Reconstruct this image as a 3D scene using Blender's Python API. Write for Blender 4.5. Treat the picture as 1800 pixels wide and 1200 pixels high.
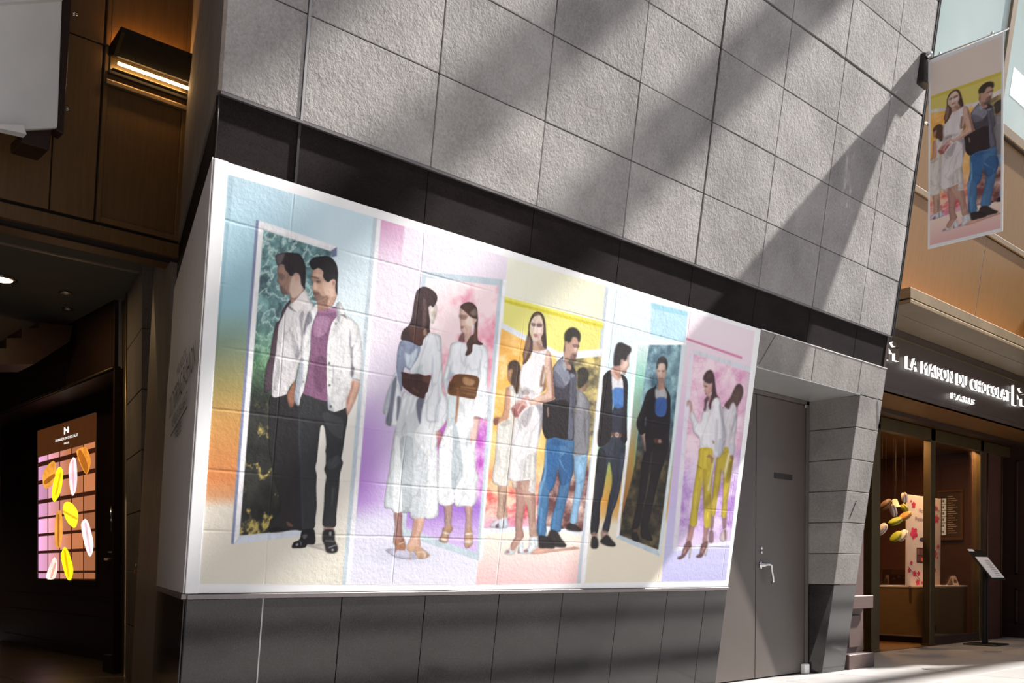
import bpy, bmesh, math, random
import numpy as np
from mathutils import Vector, Matrix, noise
from mathutils.geometry import delaunay_2d_cdt

random.seed(7)
for o in list(bpy.data.objects):
    bpy.data.objects.remove(o, do_unlink=True)
scene = bpy.context.scene
COL = scene.collection

# ------------------------------------------------------------------ camera
FPX, CX, CY = 1685.0, 900.0, 1001.0
ROLL, EYE, TH = math.radians(0.34), 0.95, math.radians(47.2)
Fv = np.array([math.cos(TH), math.sin(TH), 0.0])
Rv = np.array([math.sin(TH), -math.cos(TH), 0.0])
Uv = np.array([0.0, 0.0, 1.0])
Cv = np.array([0.0, 0.0, EYE])
cr, sr = math.cos(ROLL), math.sin(ROLL)
cam = bpy.data.cameras.new('camera')
cam.sensor_width = 36.0
cam.lens = FPX / 1800.0 * 36.0
cam.shift_y = (CY - 600.0) / 1800.0
cam.clip_end = 300
co = bpy.data.objects.new('camera', cam)
COL.objects.link(co)
Rc = Rv * cr + Uv * sr
Uc = Uv * cr - Rv * sr
M = Matrix.Identity(4)
for i in range(3):
    M[i][0], M[i][1], M[i][2], M[i][3] = Rc[i], Uc[i], -Fv[i], Cv[i]
co.matrix_world = M
scene.camera = co

# ------------------------------------------------------------------ light
world = bpy.data.worlds.new('sky')
scene.world = world
world.use_nodes = True
bg = world.node_tree.nodes['Background']
bg.inputs['Color'].default_value = (0.80, 0.86, 1.0, 1)
bg.inputs['Strength'].default_value = 0.56
sun = bpy.data.lights.new('sun', 'SUN')
sun.energy = 14.0
sun.angle = math.radians(1.1)
sun.color = (1.0, 0.955, 0.90)
so = bpy.data.objects.new('sun', sun)
COL.objects.link(so)
SUN = Vector((-1.0, 0.35, -1.0))
so.rotation_euler = SUN.to_track_quat('-Z', 'Y').to_euler()
so.location = (10, -6, 14)
vs = scene.view_settings
vs.view_transform = 'Standard'
vs.look = 'None'
vs.exposure = 0.0
vs.gamma = 1.0
vs.use_curve_mapping = False

# ------------------------------------------------------------------ pixel <-> place helpers (image taken as 1800 x 1200)
def ray(px, py):
    a, b = px - CX, py - CY
    return Fv * FPX + Rv * (cr * a + sr * b) - Uv * (-sr * a + cr * b)

def hit(px, py, n, p0):
    r = ray(px, py)
    n = np.array(n, float)
    return Cv + (((np.array(p0, float) - Cv) @ n) / (r @ n)) * r

def hY(px, py, y): return hit(px, py, (0, 1, 0), (0, y, 0))
def hX(px, py, x): return hit(px, py, (1, 0, 0), (x, 0, 0))
def hZ(px, py, z=0.0): return hit(px, py, (0, 0, 1), (0, 0, z))

LEAN = 0.1437                       # every front wall here leans out by this much per metre of height
YW = 4.599                          # foot line of the leaning wall
LA = math.atan(LEAN)
WN = np.array([0, -1.0, -LEAN]) / math.hypot(1, LEAN)      # outward normal of the leaning wall

def hW(px, py): return hit(px, py, (0, 1, LEAN), (0, YW, 0))
def W(x, z, off=0.0): return np.array([x, YW - LEAN * z, z]) + WN * off

# ------------------------------------------------------------------ materials
def lin(c):
    return tuple(((v / 255.0) / 12.92 if v <= 10 else (((v / 255.0) + 0.055) / 1.055) ** 2.4) for v in c)

class NT:
    def __init__(s, name):
        s.m = bpy.data.materials.new(name)
        s.m.use_nodes = True
        s.t = s.m.node_tree
        s.b = s.t.nodes['Principled BSDF']
        s.out = s.t.nodes['Material Output']
    def n(s, typ, **kw):
        nd = s.t.nodes.new(typ)
        for k, v in kw.items():
            if k.startswith('i_'):
                key = k[2:]
                key = int(key) if key.isdigit() else key.replace('_', ' ')
                nd.inputs[key].default_value = v
            else:
                setattr(nd, k, v)
        return nd
    def l(s, a, b): s.t.links.new(a, b)
    def coord(s, scale=(1, 1, 1), what='Object'):
        tc = s.n('ShaderNodeTexCoord')
        mp = s.n('ShaderNodeMapping')
        mp.inputs['Scale'].default_value = scale
        s.l(tc.outputs[what], mp.inputs['Vector'])
        return mp.outputs['Vector']
    def world_coord(s, scale=(1, 1, 1), rot=(0, 0, 0)):
        g = s.n('ShaderNodeNewGeometry')
        mp = s.n('ShaderNodeMapping')
        mp.inputs['Scale'].default_value = scale
        mp.inputs['Rotation'].default_value = rot
        s.l(g.outputs['Position'], mp.inputs['Vector'])
        return mp.outputs['Vector']
    def noise(s, vec, scale, detail=4, rough=0.55):
        nd = s.n('ShaderNodeTexNoise')
        nd.inputs['Scale'].default_value = scale
        nd.inputs['Detail'].default_value = detail
        nd.inputs['Roughness'].default_value = rough
        s.l(vec, nd.inputs['Vector'])
        return nd.outputs['Fac']
    def ramp(s, fac, stops):
        r = s.n('ShaderNodeValToRGB')
        e = r.color_ramp.elements
        while len(e) < len(stops): e.new(0.5)
        for el, (p, c) in zip(e, stops):
            el.position = p
            el.color = (*c, 1) if len(c) == 3 else c
        s.l(fac, r.inputs['Fac'])
        return r.outputs['Color']
    def mix(s, fac, a, b, typ='MIX'):
        m = s.n('ShaderNodeMix', data_type='RGBA', blend_type=typ)
        for v, sock in ((fac, m.inputs[0]), (a, m.inputs[6]), (b, m.inputs[7])):
            if hasattr(v, 'links'): s.l(v, sock)
            else: sock.default_value = v if not isinstance(v, tuple) or len(v) == 4 else (*v, 1)
        return m.outputs[2]
    def math(s, op, a, b=None):
        m = s.n('ShaderNodeMath', operation=op)
        for v, sock in ((a, m.inputs[0]), (b, m.inputs[1])):
            if v is None: continue
            if hasattr(v, 'links'): s.l(v, sock)
            else: sock.default_value = v
        return m.outputs[0]
    def base(s, c):
        if hasattr(c, 'links'): s.l(c, s.b.inputs['Base Color'])
        else: s.b.inputs['Base Color'].default_value = (*c, 1)
        return s
    def set(s, rough=None, metal=None, spec=None, coat=None):
        if rough is not None:
            if hasattr(rough, 'links'): s.l(rough, s.b.inputs['Roughness'])
            else: s.b.inputs['Roughness'].default_value = rough
        if metal is not None: s.b.inputs['Metallic'].default_value = metal
        if spec is not None: s.b.inputs['Specular IOR Level'].default_value = spec
        if coat is not None: s.b.inputs['Coat Weight'].default_value = coat
        return s
    def bump(s, h, strength=0.4, dist=0.01):
        b = s.n('ShaderNodeBump')
        b.inputs['Strength'].default_value = strength
        b.inputs['Distance'].default_value = dist
        s.l(h, b.inputs['Height'])
        s.l(b.outputs['Normal'], s.b.inputs['Normal'])
        return s

MAT = {}
def plain(name, c, rough=0.6, metal=0.0, spec=0.4, var=0.12, scale=6.0, bump=0.0):
    """flat paint, metal or plastic with a faint procedural unevenness"""
    t = NT(name)
    f = t.noise(t.world_coord(), scale, 5)
    a = tuple(v * (1 - var) for v in c); b = tuple(min(1, v * (1 + var)) for v in c)
    t.base(t.ramp(f, [(0.3, a), (0.7, b)])).set(rough, metal, spec)
    if bump: t.bump(t.noise(t.world_coord(), 90, 3), bump, 0.002)
    MAT[name] = t.m
    return t.m

def emit(name, c, strength):
    t = NT(name)
    t.base((0.02, 0.02, 0.02))
    t.b.inputs['Emission Color'].default_value = (*c, 1)
    t.b.inputs['Emission Strength'].default_value = strength
    MAT[name] = t.m
    return t.m

def wood(name, dark, light, grain=(1.5, 1.5, 22), rough=0.45, spec=0.35):
    t = NT(name)
    v = t.world_coord(grain)
    f = t.noise(v, 3.0, 6, 0.6)
    g = t.noise(t.world_coord((grain[0] * 6, grain[1] * 6, grain[2] * 6)), 5.0, 3)
    c = t.ramp(f, [(0.25, dark), (0.75, light)])
    c = t.mix(0.25, c, t.ramp(g, [(0.3, dark), (0.7, light)]))
    oi = t.n('ShaderNodeObjectInfo')
    k = t.math('MULTIPLY_ADD', oi.outputs['Random'], 0.16)
    k.node.inputs[2].default_value = 0.92
    c = t.mix(1.0, c, k, 'MULTIPLY')
    t.base(c).set(rough, 0, spec).bump(g, 0.12, 0.003)
    MAT[name] = t.m
    return t.m

def stone(name, lo, hi, tone=0.22, bumpd=0.012, bstr=0.6, rough=0.85, scratch=True):
    t = NT(name)
    v = t.world_coord()
    big = t.noise(v, 2.2, 5)
    fine = t.noise(v, 62, 4, 0.7)
    mid = t.noise(v, 20, 5, 0.6)
    c = t.ramp(t.math('ADD', t.math('MULTIPLY', big, 0.55), t.math('MULTIPLY', fine, 0.45)), [(0.36, lo), (0.62, hi)])
    oi = t.n('ShaderNodeObjectInfo')
    k = t.math('MULTIPLY_ADD', oi.outputs['Random'], tone)
    k.node.inputs[2].default_value = 1 - tone / 2
    c = t.mix(1.0, c, k, 'MULTIPLY')
    if scratch:
        v2 = t.world_coord((1.0, 1.0, 0.35), (0.0, 0.55, 0.0))
        s1 = t.noise(v2, 3.1, 6, 0.7)
        s2 = t.noise(v, 1.3, 2)
        sc = t.math('MULTIPLY', t.ramp(s1, [(0.625, (0, 0, 0)), (0.66, (1, 1, 1))]), t.ramp(s2, [(0.45, (0, 0, 0)), (0.6, (1, 1, 1))]))
        c = t.mix(t.math('MULTIPLY', sc, 0.4), c, tuple(min(1, q * 1.9) for q in hi))
    t.base(c).set(rough, 0, 0.25)
    h = t.math('ADD', t.math('MULTIPLY', fine, 0.5), t.math('MULTIPLY', mid, 0.6))
    t.bump(h, bstr, bumpd)
    MAT[name] = t.m
    return t.m

def granite(name, c, rough, spec=0.5, speck=0.6, streak=True):
    t = NT(name)
    v = t.world_coord()
    f = t.noise(v, 160, 3, 0.7)
    b = t.noise(t.world_coord((1, 1, 2.5), (0, 0.5, 0)), 2.0, 6, 0.7)
    hi = tuple(q * (1 + speck * 2.2) for q in c)
    col = t.ramp(t.math('ADD', t.math('MULTIPLY', f, 0.6), t.math('MULTIPLY', b, 0.4)), [(0.42, c), (0.72, hi)])
    t.base(col).set(rough, 0, spec)
    t.bump(f, 0.05, 0.001)
    MAT[name] = t.m
    return t.m

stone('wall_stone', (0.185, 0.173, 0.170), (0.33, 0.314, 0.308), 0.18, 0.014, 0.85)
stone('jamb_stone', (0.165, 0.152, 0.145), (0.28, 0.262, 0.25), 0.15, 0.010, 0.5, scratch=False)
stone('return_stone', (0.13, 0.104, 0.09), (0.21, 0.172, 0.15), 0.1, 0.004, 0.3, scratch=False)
granite('band_granite', (0.0085, 0.006, 0.006), 0.65, 0.05, 0.9)
granite('base_granite', (0.012, 0.0105, 0.0105), 0.12, 0.5, 0.7)
plain('joint_dark', (0.03, 0.026, 0.025), 0.9, spec=0.1)
plain('bead_metal', (0.30, 0.29, 0.29), 0.45, 0.6)
plain('dark_metal', (0.035, 0.03, 0.028), 0.4, 0.5)
plain('ledge_metal', (0.20, 0.18, 0.18), 0.35, 0.7)
plain('door_paint', (0.082, 0.066, 0.058), 0.42, 0.0, 0.45, 0.04)
plain('door_frame', (0.09, 0.075, 0.068), 0.45)
plain('chrome', (0.62, 0.62, 0.62), 0.18, 1.0)
plain('soffit_metal', (0.52, 0.52, 0.52), 0.28, 0.5, var=0.05)
plain('white_paint', (0.80, 0.78, 0.77), 0.6, var=0.03)
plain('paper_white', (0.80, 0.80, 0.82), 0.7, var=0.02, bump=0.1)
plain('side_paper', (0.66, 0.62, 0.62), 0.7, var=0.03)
plain('ink_dark', (0.05, 0.035, 0.03), 0.8)
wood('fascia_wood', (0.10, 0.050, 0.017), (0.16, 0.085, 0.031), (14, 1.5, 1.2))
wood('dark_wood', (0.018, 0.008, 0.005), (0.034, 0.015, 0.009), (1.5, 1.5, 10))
wood('gold_wood', (0.145, 0.078, 0.027), (0.205, 0.115, 0.043), (14, 1.5, 1.2), 0.35)
wood('brown_laminate', (0.040, 0.026, 0.020), (0.06, 0.040, 0.031), (1, 1, 4), 0.4)
wood('pink_wood', (0.085, 0.052, 0.047), (0.115, 0.072, 0.065), (2, 2, 12), 0.5)
wood('counter_wood', (0.15, 0.085, 0.028), (0.19, 0.11, 0.04), (2, 2, 14), 0.5)
wood('interior_wood', (0.095, 0.042, 0.010), (0.15, 0.068, 0.018), (2, 2, 10), 0.5)
wood('panel_red', (0.06, 0.022, 0.015), (0.085, 0.034, 0.024), (1.5, 1.5, 8), 0.5)
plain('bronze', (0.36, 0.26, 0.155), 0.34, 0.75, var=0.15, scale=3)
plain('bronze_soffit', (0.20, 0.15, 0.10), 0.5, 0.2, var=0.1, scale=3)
plain('brass_dark', (0.085, 0.058, 0.025), 0.4, 0.5)
plain('hood_brown', (0.016, 0.010, 0.005), 0.6, 0.0, 0.2)
plain('grey_pilaster', (0.34, 0.27, 0.21), 0.4, 0.3, var=0.08)
plain('ceiling_paint', (0.16, 0.145, 0.12), 0.8, var=0.04)
plain('black_plastic', (0.012, 0.011, 0.011), 0.45)
plain('cream_card', (0.75, 0.62, 0.55), 0.6, var=0.03)
plain('chalk_board', (0.06, 0.03, 0.022), 0.7)
plain('thread', (0.04, 0.03, 0.02), 0.8)
plain('beam_steel', (0.42, 0.42, 0.43), 0.5, 0.3)
plain('orange_knob', (0.6, 0.18, 0.04), 0.5)

def floor_mat():
    t = NT('floor_stone')
    v = t.world_coord()
    f = t.noise(v, 60, 4, 0.7)
    b = t.noise(v, 1.6, 4)
    c = t.ramp(t.math('ADD', t.math('MULTIPLY', f, 0.5), t.math('MULTIPLY', b, 0.5)), [(0.35, (0.36, 0.35, 0.34)), (0.65, (0.46, 0.45, 0.44))])
    oi = t.n('ShaderNodeObjectInfo')
    k = t.math('MULTIPLY_ADD', oi.outputs['Random'], 0.12)
    k.node.inputs[2].default_value = 0.94
    t.base(t.mix(1.0, c, k, 'MULTIPLY')).set(0.32, 0, 0.4)
    t.bump(f, 0.05, 0.001)
    MAT['floor_stone'] = t.m
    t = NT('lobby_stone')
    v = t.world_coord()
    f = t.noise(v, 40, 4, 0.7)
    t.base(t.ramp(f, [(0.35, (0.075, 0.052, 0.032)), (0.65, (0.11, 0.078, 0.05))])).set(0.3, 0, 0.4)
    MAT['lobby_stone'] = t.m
floor_mat()

def print_mat(name, emission=0.0, wrinkle=True, rough=0.55):
    """printed sheet: colours come from the drawn artwork, relief from the wall beneath"""
    t = NT(name)
    a = t.n('ShaderNodeAttribute', attribute_name='Col')
    t.base(a.outputs['Color']).set(rough, 0, 0.25)
    if emission:
        t.l(a.outputs['Color'], t.b.inputs['Emission Color'])
        t.b.inputs['Emission Strength'].default_value = emission
        t.b.inputs['Base Color'].default_value = (0, 0, 0, 1)
        t.t.links.remove(t.b.inputs['Base Color'].links[0])
    if wrinkle:
        v = t.world_coord()
        fine = t.noise(v, 46, 3, 0.6)
        mid = t.noise(t.world_coord((1, 1, 1.6)), 11, 4, 0.6)
        sep = t.n('ShaderNodeSeparateXYZ')
        g = t.n('ShaderNodeNewGeometry')
        t.l(g.outputs['Position'], sep.inputs[0])
        wob = t.math('MULTIPLY', t.noise(v, 2.2, 3), 0.022)
        def crease(coord, first, step, width):
            q = t.math('MODULO', t.math('SUBTRACT', t.math('ADD', coord, wob), first - 10 * step), step)
            d = t.math('MINIMUM', q, t.math('SUBTRACT', step, q))
            r = t.n('ShaderNodeMapRange', interpolation_type='SMOOTHSTEP')
            r.inputs['From Min'].default_value = 0.0
            r.inputs['From Max'].default_value = width
            r.inputs['To Min'].default_value = 1.0
            r.inputs['To Max'].default_value = 0.0
            t.l(d, r.inputs['Value'])
            return r.outputs[0]
        cz = crease(sep.outputs['Z'], 1.145, 0.2905, 0.010)
        cx = crease(sep.outputs['X'], 2.42, 0.80, 0.008)
        h = t.math('ADD', t.math('MULTIPLY', fine, 0.42), t.math('MULTIPLY', mid, 0.55))
        h = t.math('SUBTRACT', h, t.math('MULTIPLY', cz, 0.42))
        h = t.math('SUBTRACT', h, t.math('MULTIPLY', cx, 0.34))
        t.bump(h, 0.55, 0.006)
    MAT[name] = t.m
    return t.m
print_mat('poster_print')
print_mat('banner_print', 0, False, 0.7)
print_mat('screen_print', 1.6, False)
print_mat('card_print', 0, False)
print_mat('card_glow', 0.9, False)

def glass(name, tint, refl=0.08, rough=0.0):
    t = NT(name)
    t.t.nodes.remove(t.b)
    tr = t.n('ShaderNodeBsdfTransparent'); tr.inputs['Color'].default_value = (*tint, 1)
    gl = t.n('ShaderNodeBsdfGlossy'); gl.inputs['Roughness'].default_value = rough
    lw = t.n('ShaderNodeLayerWeight'); lw.inputs['Blend'].default_value = 0.25
    f = t.math('MULTIPLY_ADD', lw.outputs['Fresnel'], 0.5)
    f.node.inputs[2].default_value = refl
    mx = t.n('ShaderNodeMixShader')
    t.l(f, mx.inputs[0]); t.l(tr.outputs[0], mx.inputs[1]); t.l(gl.outputs[0], mx.inputs[2])
    t.l(mx.outputs[0], t.out.inputs['Surface'])
    MAT[name] = t.m
glass('shop_glass', (0.93, 0.92, 0.9), 0.03)
glass('acrylic', (0.9, 0.88, 0.88), 0.06)
t = NT('frosted_glass')
f = t.noise(t.world_coord(), 0.7, 3)
t.base(t.ramp(f, [(0.3, (0.36, 0.45, 0.44)), (0.7, (0.46, 0.54, 0.53))])).set(0.12, 0, 0.6)
MAT['frosted_glass'] = t.m
emit('tube_glow', (1.0, 0.62, 0.25), 34)
emit('led_warm', (1.0, 0.50, 0.12), 42)
emit('hood_glow', (1.0, 0.50, 0.13), 190)
plain('letter_face', (0.10, 0.075, 0.05), 0.5, 0.2)
emit('menu_glow', (1.0, 0.74, 0.48), 0.9)
emit('shade_glow', (1.0, 0.62, 0.22), 1.3)
emit('letter_glow', (1.0, 0.97, 0.92), 1.7)
emit('lamp_glow', (1.0, 0.80, 0.45), 10)
emit('down_glow', (1.0, 0.74, 0.38), 14)
emit('reflected_sky', (0.95, 0.97, 1.0), 1.6)

# ------------------------------------------------------------------ mesh helpers
def reg(o, parent=None, label=None, cat=None, group=None, kind=None):
    COL.objects.link(o)
    if parent is not None: o.parent = parent
    if label: o['label'] = label
    if cat: o['category'] = cat
    if group: o['group'] = group
    if kind: o['kind'] = kind
    return o

def root(name, loc=(0, 0, 0), label=None, cat=None, group=None, kind=None):
    """an Empty at the thing's base; children are given in world coordinates and re-based"""
    o = bpy.data.objects.new(name, None)
    o.empty_display_size = 0.1
    o.location = loc
    return reg(o, None, label, cat, group, kind)

def mk(name, verts, faces, mat, parent=None, smooth=False, mats=None, fmat=None, **kw):
    me = bpy.data.meshes.new(name)
    off = Vector((0, 0, 0))
    p = parent
    while p is not None:
        off += p.location
        p = p.parent
    vs_ = [(v[0] - off.x, v[1] - off.y, v[2] - off.z) for v in verts]
    me.from_pydata(vs_, [], faces)
    for m in (mats or [mat]):
        me.materials.append(MAT[m])
    if fmat: me.polygons.foreach_set('material_index', fmat)
    if smooth: me.polygons.foreach_set('use_smooth', [True] * len(me.polygons))
    me.update()
    return reg(bpy.data.objects.new(name, me), parent, **kw)

def fixn(o):
    bm = bmesh.new(); bm.from_mesh(o.data)
    bmesh.ops.recalc_face_normals(bm, faces=bm.faces)
    bm.to_mesh(o.data); bm.free()
    return o

def bevel(o, w, seg=1, angle=30):
    bm = bmesh.new(); bm.from_mesh(o.data)
    es = [e for e in bm.edges if len(e.link_faces) == 2 and e.calc_face_angle(0) > math.radians(angle)]
    bmesh.ops.bevel(bm, geom=es, offset=w, segments=seg, affect='EDGES', profile=0.5)
    bm.to_mesh(o.data); bm.free()
    return o

BF = [(0, 3, 2, 1), (4, 5, 6, 7), (0, 1, 5, 4), (1, 2, 6, 5), (2, 3, 7, 6), (3, 0, 4, 7)]
def boxv(x0, x1, y0, y1, z0, z1):
    return [(x0, y0, z0), (x1, y0, z0), (x1, y1, z0), (x0, y1, z0), (x0, y0, z1), (x1, y0, z1), (x1, y1, z1), (x0, y1, z1)]

def box(name, x0, x1, y0, y1, z0, z1, mat, parent=None, bv=0.0, seg=1, **kw):
    o = mk(name, boxv(min(x0, x1), max(x0, x1), min(y0, y1), max(y0, y1), min(z0, z1), max(z0, z1)), BF, mat, parent, **kw)
    if bv: bevel(o, bv, seg)
    return o

def slab(name, pts, th, mat, parent=None, bv=0.0, **kw):
    """a flat polygon given by its front outline, thickened backwards (away from its normal)"""
    P = [np.array(p, float) for p in pts]
    n = np.zeros(3)
    for i in range(len(P)):
        n += np.cross(P[i], P[(i + 1) % len(P)])
    n /= np.linalg.norm(n)
    B = [p - n * th for p in P]
    k = len(P)
    faces = [tuple(range(k)), tuple(range(2 * k - 1, k - 1, -1))]
    faces += [(i, i + k, (i + 1) % k + k, (i + 1) % k) for i in range(k)]
    o = mk(name, [tuple(p) for p in P + B], faces, mat, parent, **kw)
    fixn(o)
    if bv: bevel(o, bv)
    return o

def wslab(name, x0, x1, z0, z1, off, th, mat, parent=None, bv=0.0, **kw):
    """a slab lying on the leaning wall: front face 'off' proud of the wall plane"""
    return slab(name, [W(x0, z0, off), W(x1, z0, off), W(x1, z1, off), W(x0, z1, off)], th, mat, parent, bv, **kw)

def tube(name, pts, r, mat, parent=None, seg=8, **kw):
    P = [Vector(p) for p in pts]
    rr = r if isinstance(r, (list, tuple)) else [r] * len(P)
    verts, faces = [], []
    for i, p in enumerate(P):
        d = (P[min(i + 1, len(P) - 1)] - P[max(i - 1, 0)]).normalized()
        u = d.cross(Vector((0, 0, 1)))
        if u.length < 1e-3: u = d.cross(Vector((1, 0, 0)))
        u.normalize(); v = d.cross(u)
        for k in range(seg):
            a = 2 * math.pi * k / seg
            verts.append(tuple(p + (u * math.cos(a) + v * math.sin(a)) * rr[i]))
    for i in range(len(P) - 1):
        for k in range(seg):
            faces.append((i * seg + k, i * seg + (k + 1) % seg, (i + 1) * seg + (k + 1) % seg, (i + 1) * seg + k))
    faces.append(tuple(range(seg))[::-1])
    faces.append(tuple((len(P) - 1) * seg + k for k in range(seg)))
    return fixn(mk(name, verts, faces, mat, parent, True, **kw))

def lathe(name, prof, axis_p, mat, parent=None, seg=20, axis=(0, 0, 1), **kw):
    """prof: (radius, distance along the axis) pairs"""
    A = Vector(axis).normalized()
    u = A.orthogonal().normalized(); v = A.cross(u)
    verts, faces = [], []
    for (r, h) in prof:
        for k in range(seg):
            a = 2 * math.pi * k / seg
            verts.append(tuple(Vector(axis_p) + A * h + (u * math.cos(a) + v * math.sin(a)) * max(r, 1e-4)))
    for i in range(len(prof) - 1):
        for k in range(seg):
            faces.append((i * seg + k, i * seg + (k + 1) % seg, (i + 1) * seg + (k + 1) % seg, (i + 1) * seg + k))
    faces.append(tuple(range(seg))[::-1]); faces.append(tuple((len(prof) - 1) * seg + k for k in range(seg)))
    return fixn(mk(name, verts, faces, mat, parent, True, **kw))

def copy_tree(o, loc, parent=None, **kw):
    c = o.copy(); COL.objects.link(c); c.parent = parent
    if loc is not None: c.location = loc
    for k, v in kw.items(): c[k] = v
    for ch in list(o.children): copy_tree(ch, None, c)
    return c

def text_mesh(s, size, extrude=0.0):
    cu = bpy.data.curves.new('t', 'FONT')
    cu.body = s; cu.size = size; cu.extrude = extrude; cu.resolution_u = 3
    o = bpy.data.objects.new('t', cu); COL.objects.link(o)
    dg = bpy.context.evaluated_depsgraph_get()
    me = bpy.data.meshes.new_from_object(o.evaluated_get(dg))
    bpy.data.objects.remove(o); bpy.data.curves.remove(cu)
    return me

def text_on(name, s, origin, xdir, ydir, height, width, mat, parent, extrude=0.0, side=None, squeeze=True, **kw):
    """flat or raised lettering: cap height 'height', fitted to 'width' when given; lower-left corner at origin"""
    me = text_mesh(s, 1.0, 0.0)
    n = len(me.vertices)
    co_ = np.zeros(n * 3); me.vertices.foreach_get('co', co_); co_ = co_.reshape(-1, 3)
    x0, x1 = co_[:, 0].min(), co_[:, 0].max()
    y0, y1 = 0.0, max(0.6, co_[:, 1].max())
    sx = (width / (x1 - x0)) if width else height / (y1 - y0)
    sy = height / (y1 - y0)
    X = np.array(xdir, float); X /= np.linalg.norm(X)
    Yd = np.array(ydir, float); Yd /= np.linalg.norm(Yd)
    N = np.cross(X, Yd)
    front = [np.array(origin) + X * (c[0] - x0) * sx + Yd * c[1] * sy + N * extrude for c in co_]
    faces = [tuple(p.vertices) for p in me.polygons]
    verts = [tuple(p) for p in front]; fm = [0] * len(faces)
    if extrude:
        cnt = {}
        for f in faces:
            for i in range(len(f)):
                e = (f[i], f[(i + 1) % len(f)])
                cnt[e] = cnt.get(e, 0) + 1
        k = len(verts)
        verts += [tuple(np.array(p) - N * extrude) for p in front]
        nf = len(faces)
        for (a, b) in list(cnt):
            if (b, a) not in cnt:
                faces.append((b, a, a + k, b + k)); fm.append(1)
    bpy.data.meshes.remove(me)
    return mk(name, verts, faces, mat, parent, mats=[mat, side] if side else None, fmat=fm if side else None, **kw)
# ================================================================== FLOOR
fl = box('floor', -14, 30, -22, 20, -0.30, -0.012, 'joint_dark', kind='structure', label='pale stone tiled floor of the covered arcade', cat='floor')
TS = 0.9
tm = box('floor_tile', 0.003, TS - 0.003, 0.003, TS - 0.003, -0.02, 0.0, 'floor_stone', fl, 0.002)
first = True
for i in range(0, 20):
    for j in range(-1, 7):
        x, y = 0.2 + i * TS, -0.9 + j * TS
        if first:
            tm.location = (x, y, 0); first = False
        else:
            c = tm.copy(); COL.objects.link(c); c.location = (x, y, 0)
rest = bpy.data.meshes.new('floor_tile_far')
bm = bmesh.new()
for i in range(-15, 34):
    for j in range(-24, 7):
        if 0 <= i < 20 and -1 <= j < 7: continue
        x, y = 0.2 + i * TS, -0.9 + j * TS
        if x < -13 or x > 29 or y < -21: continue
        vv = [bm.verts.new(p) for p in ((x + .003, y + .003, 0), (x + TS - .003, y + .003, 0), (x + TS - .003, y + TS - .003, 0), (x + .003, y + TS - .003, 0))]
        bm.faces.new(vv)
bm.to_mesh(rest); bm.free()
rest.materials.append(MAT['floor_stone'])
reg(bpy.data.objects.new('floor_tile_far', rest), fl, kind='stuff')
# lobby paving on the left, behind the corner
lob = None
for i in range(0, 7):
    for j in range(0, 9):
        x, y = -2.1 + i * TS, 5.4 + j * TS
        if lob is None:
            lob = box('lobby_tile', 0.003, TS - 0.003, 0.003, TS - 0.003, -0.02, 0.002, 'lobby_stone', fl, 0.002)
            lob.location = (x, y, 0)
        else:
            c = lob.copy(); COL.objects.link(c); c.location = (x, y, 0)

# ================================================================== LEANING FRONT WALL
wall = root('wall_front', (2.0, YW, 0), 'grey stone wall that leans out over the floor with a black granite base', 'wall', kind='structure')
XL, XR, XD = 2.0, 8.63, 6.52                # left corner, right corner, left side of the door recess
# core behind the cladding
slab('wall_core', [W(XL + .05, 0, -.045), W(XD - .02, 0, -.045), W(XD - .02, 2.56, -.045), W(XL + .05, 2.56, -.045)], 0.10, 'joint_dark', wall)
slab('wall_core', [W(XL + .05, 2.60, -.045), W(XR - .03, 2.60, -.045), W(XR - .03, 7.2, -.045), W(XL + .05, 7.2, -.045)], 0.10, 'joint_dark', wall)
cols = [2.0, 2.42, 3.22, 4.025, 4.82, 5.61, 6.42, 7.22, 8.02, 8.63]
Z0, DZ = 3.14, 0.4875
def lean_rot(o): o.rotation_euler = (LA, 0, 0)
tilecache = {}
up = np.array([0, -LEAN, 1.0]) / math.hypot(1, LEAN)
for r in range(0, 8):
    z0 = Z0 + r * DZ
    for c in range(9):
        if z0 > 3.9 + (cols[c + 1] - 2.0) * 0.42: continue
        x0, x1 = cols[c], cols[c + 1]
        gl = 0.009 if c in (1, 5) else 0.003
        gr = 0.009 if c in (0, 4) else 0.003
        gt = 0.010 if r == 3 else 0.003
        gb = 0.010 if r == 4 else 0.003
        key = (round(x1 - x0, 3), gl, gr, gt, gb)
        hgt = DZ * math.hypot(1, LEAN)
        if key not in tilecache:
            me = bpy.data.meshes.new('stone_tile')
            me.from_pydata(boxv(gl, x1 - x0 - gr, 0, 0.04, gb, hgt - gt), [], BF)
            me.materials.append(MAT['wall_stone'])
            o = bpy.data.objects.new('stone_tile', me)
            bevel(o, 0.003); bpy.data.objects.remove(o)
            tilecache[key] = me
        o = bpy.data.objects.new('stone_tile', tilecache[key])
        reg(o, wall)
        p = W(x0, z0, random.uniform(-0.0015, 0.0015))
        o.location = Vector(p) - wall.location
        lean_rot(o)
# bead and open joints in the stone
for (x, m, w, offs) in ((2.42, 'bead_metal', 0.007, 0.004), (5.61, 'joint_dark', 0.006, -0.012)):
    wslab('joint_bead', x - w, x + w, 3.14, 6.4, offs, 0.02, m, wall)
wslab('bottom_drip', XL, XR, 3.128, 3.140, 0.004, 0.06, 'ledge_metal', wall)
# black band above the poster
bc = [2.0, 2.42, 3.22, 4.025, 4.82, 5.61, 6.42, 7.22, 8.02, 8.61]
for a, b in zip(bc[:-1], bc[1:]):
    wslab('band_panel', a + .002, b - .002, 2.845, 3.126, -0.018, 0.03, 'band_granite', wall, 0.002)
wslab('joint_bead', 2.413, 2.427, 2.845, 3.126, -0.010, 0.02, 'dark_metal', wall)
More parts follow.
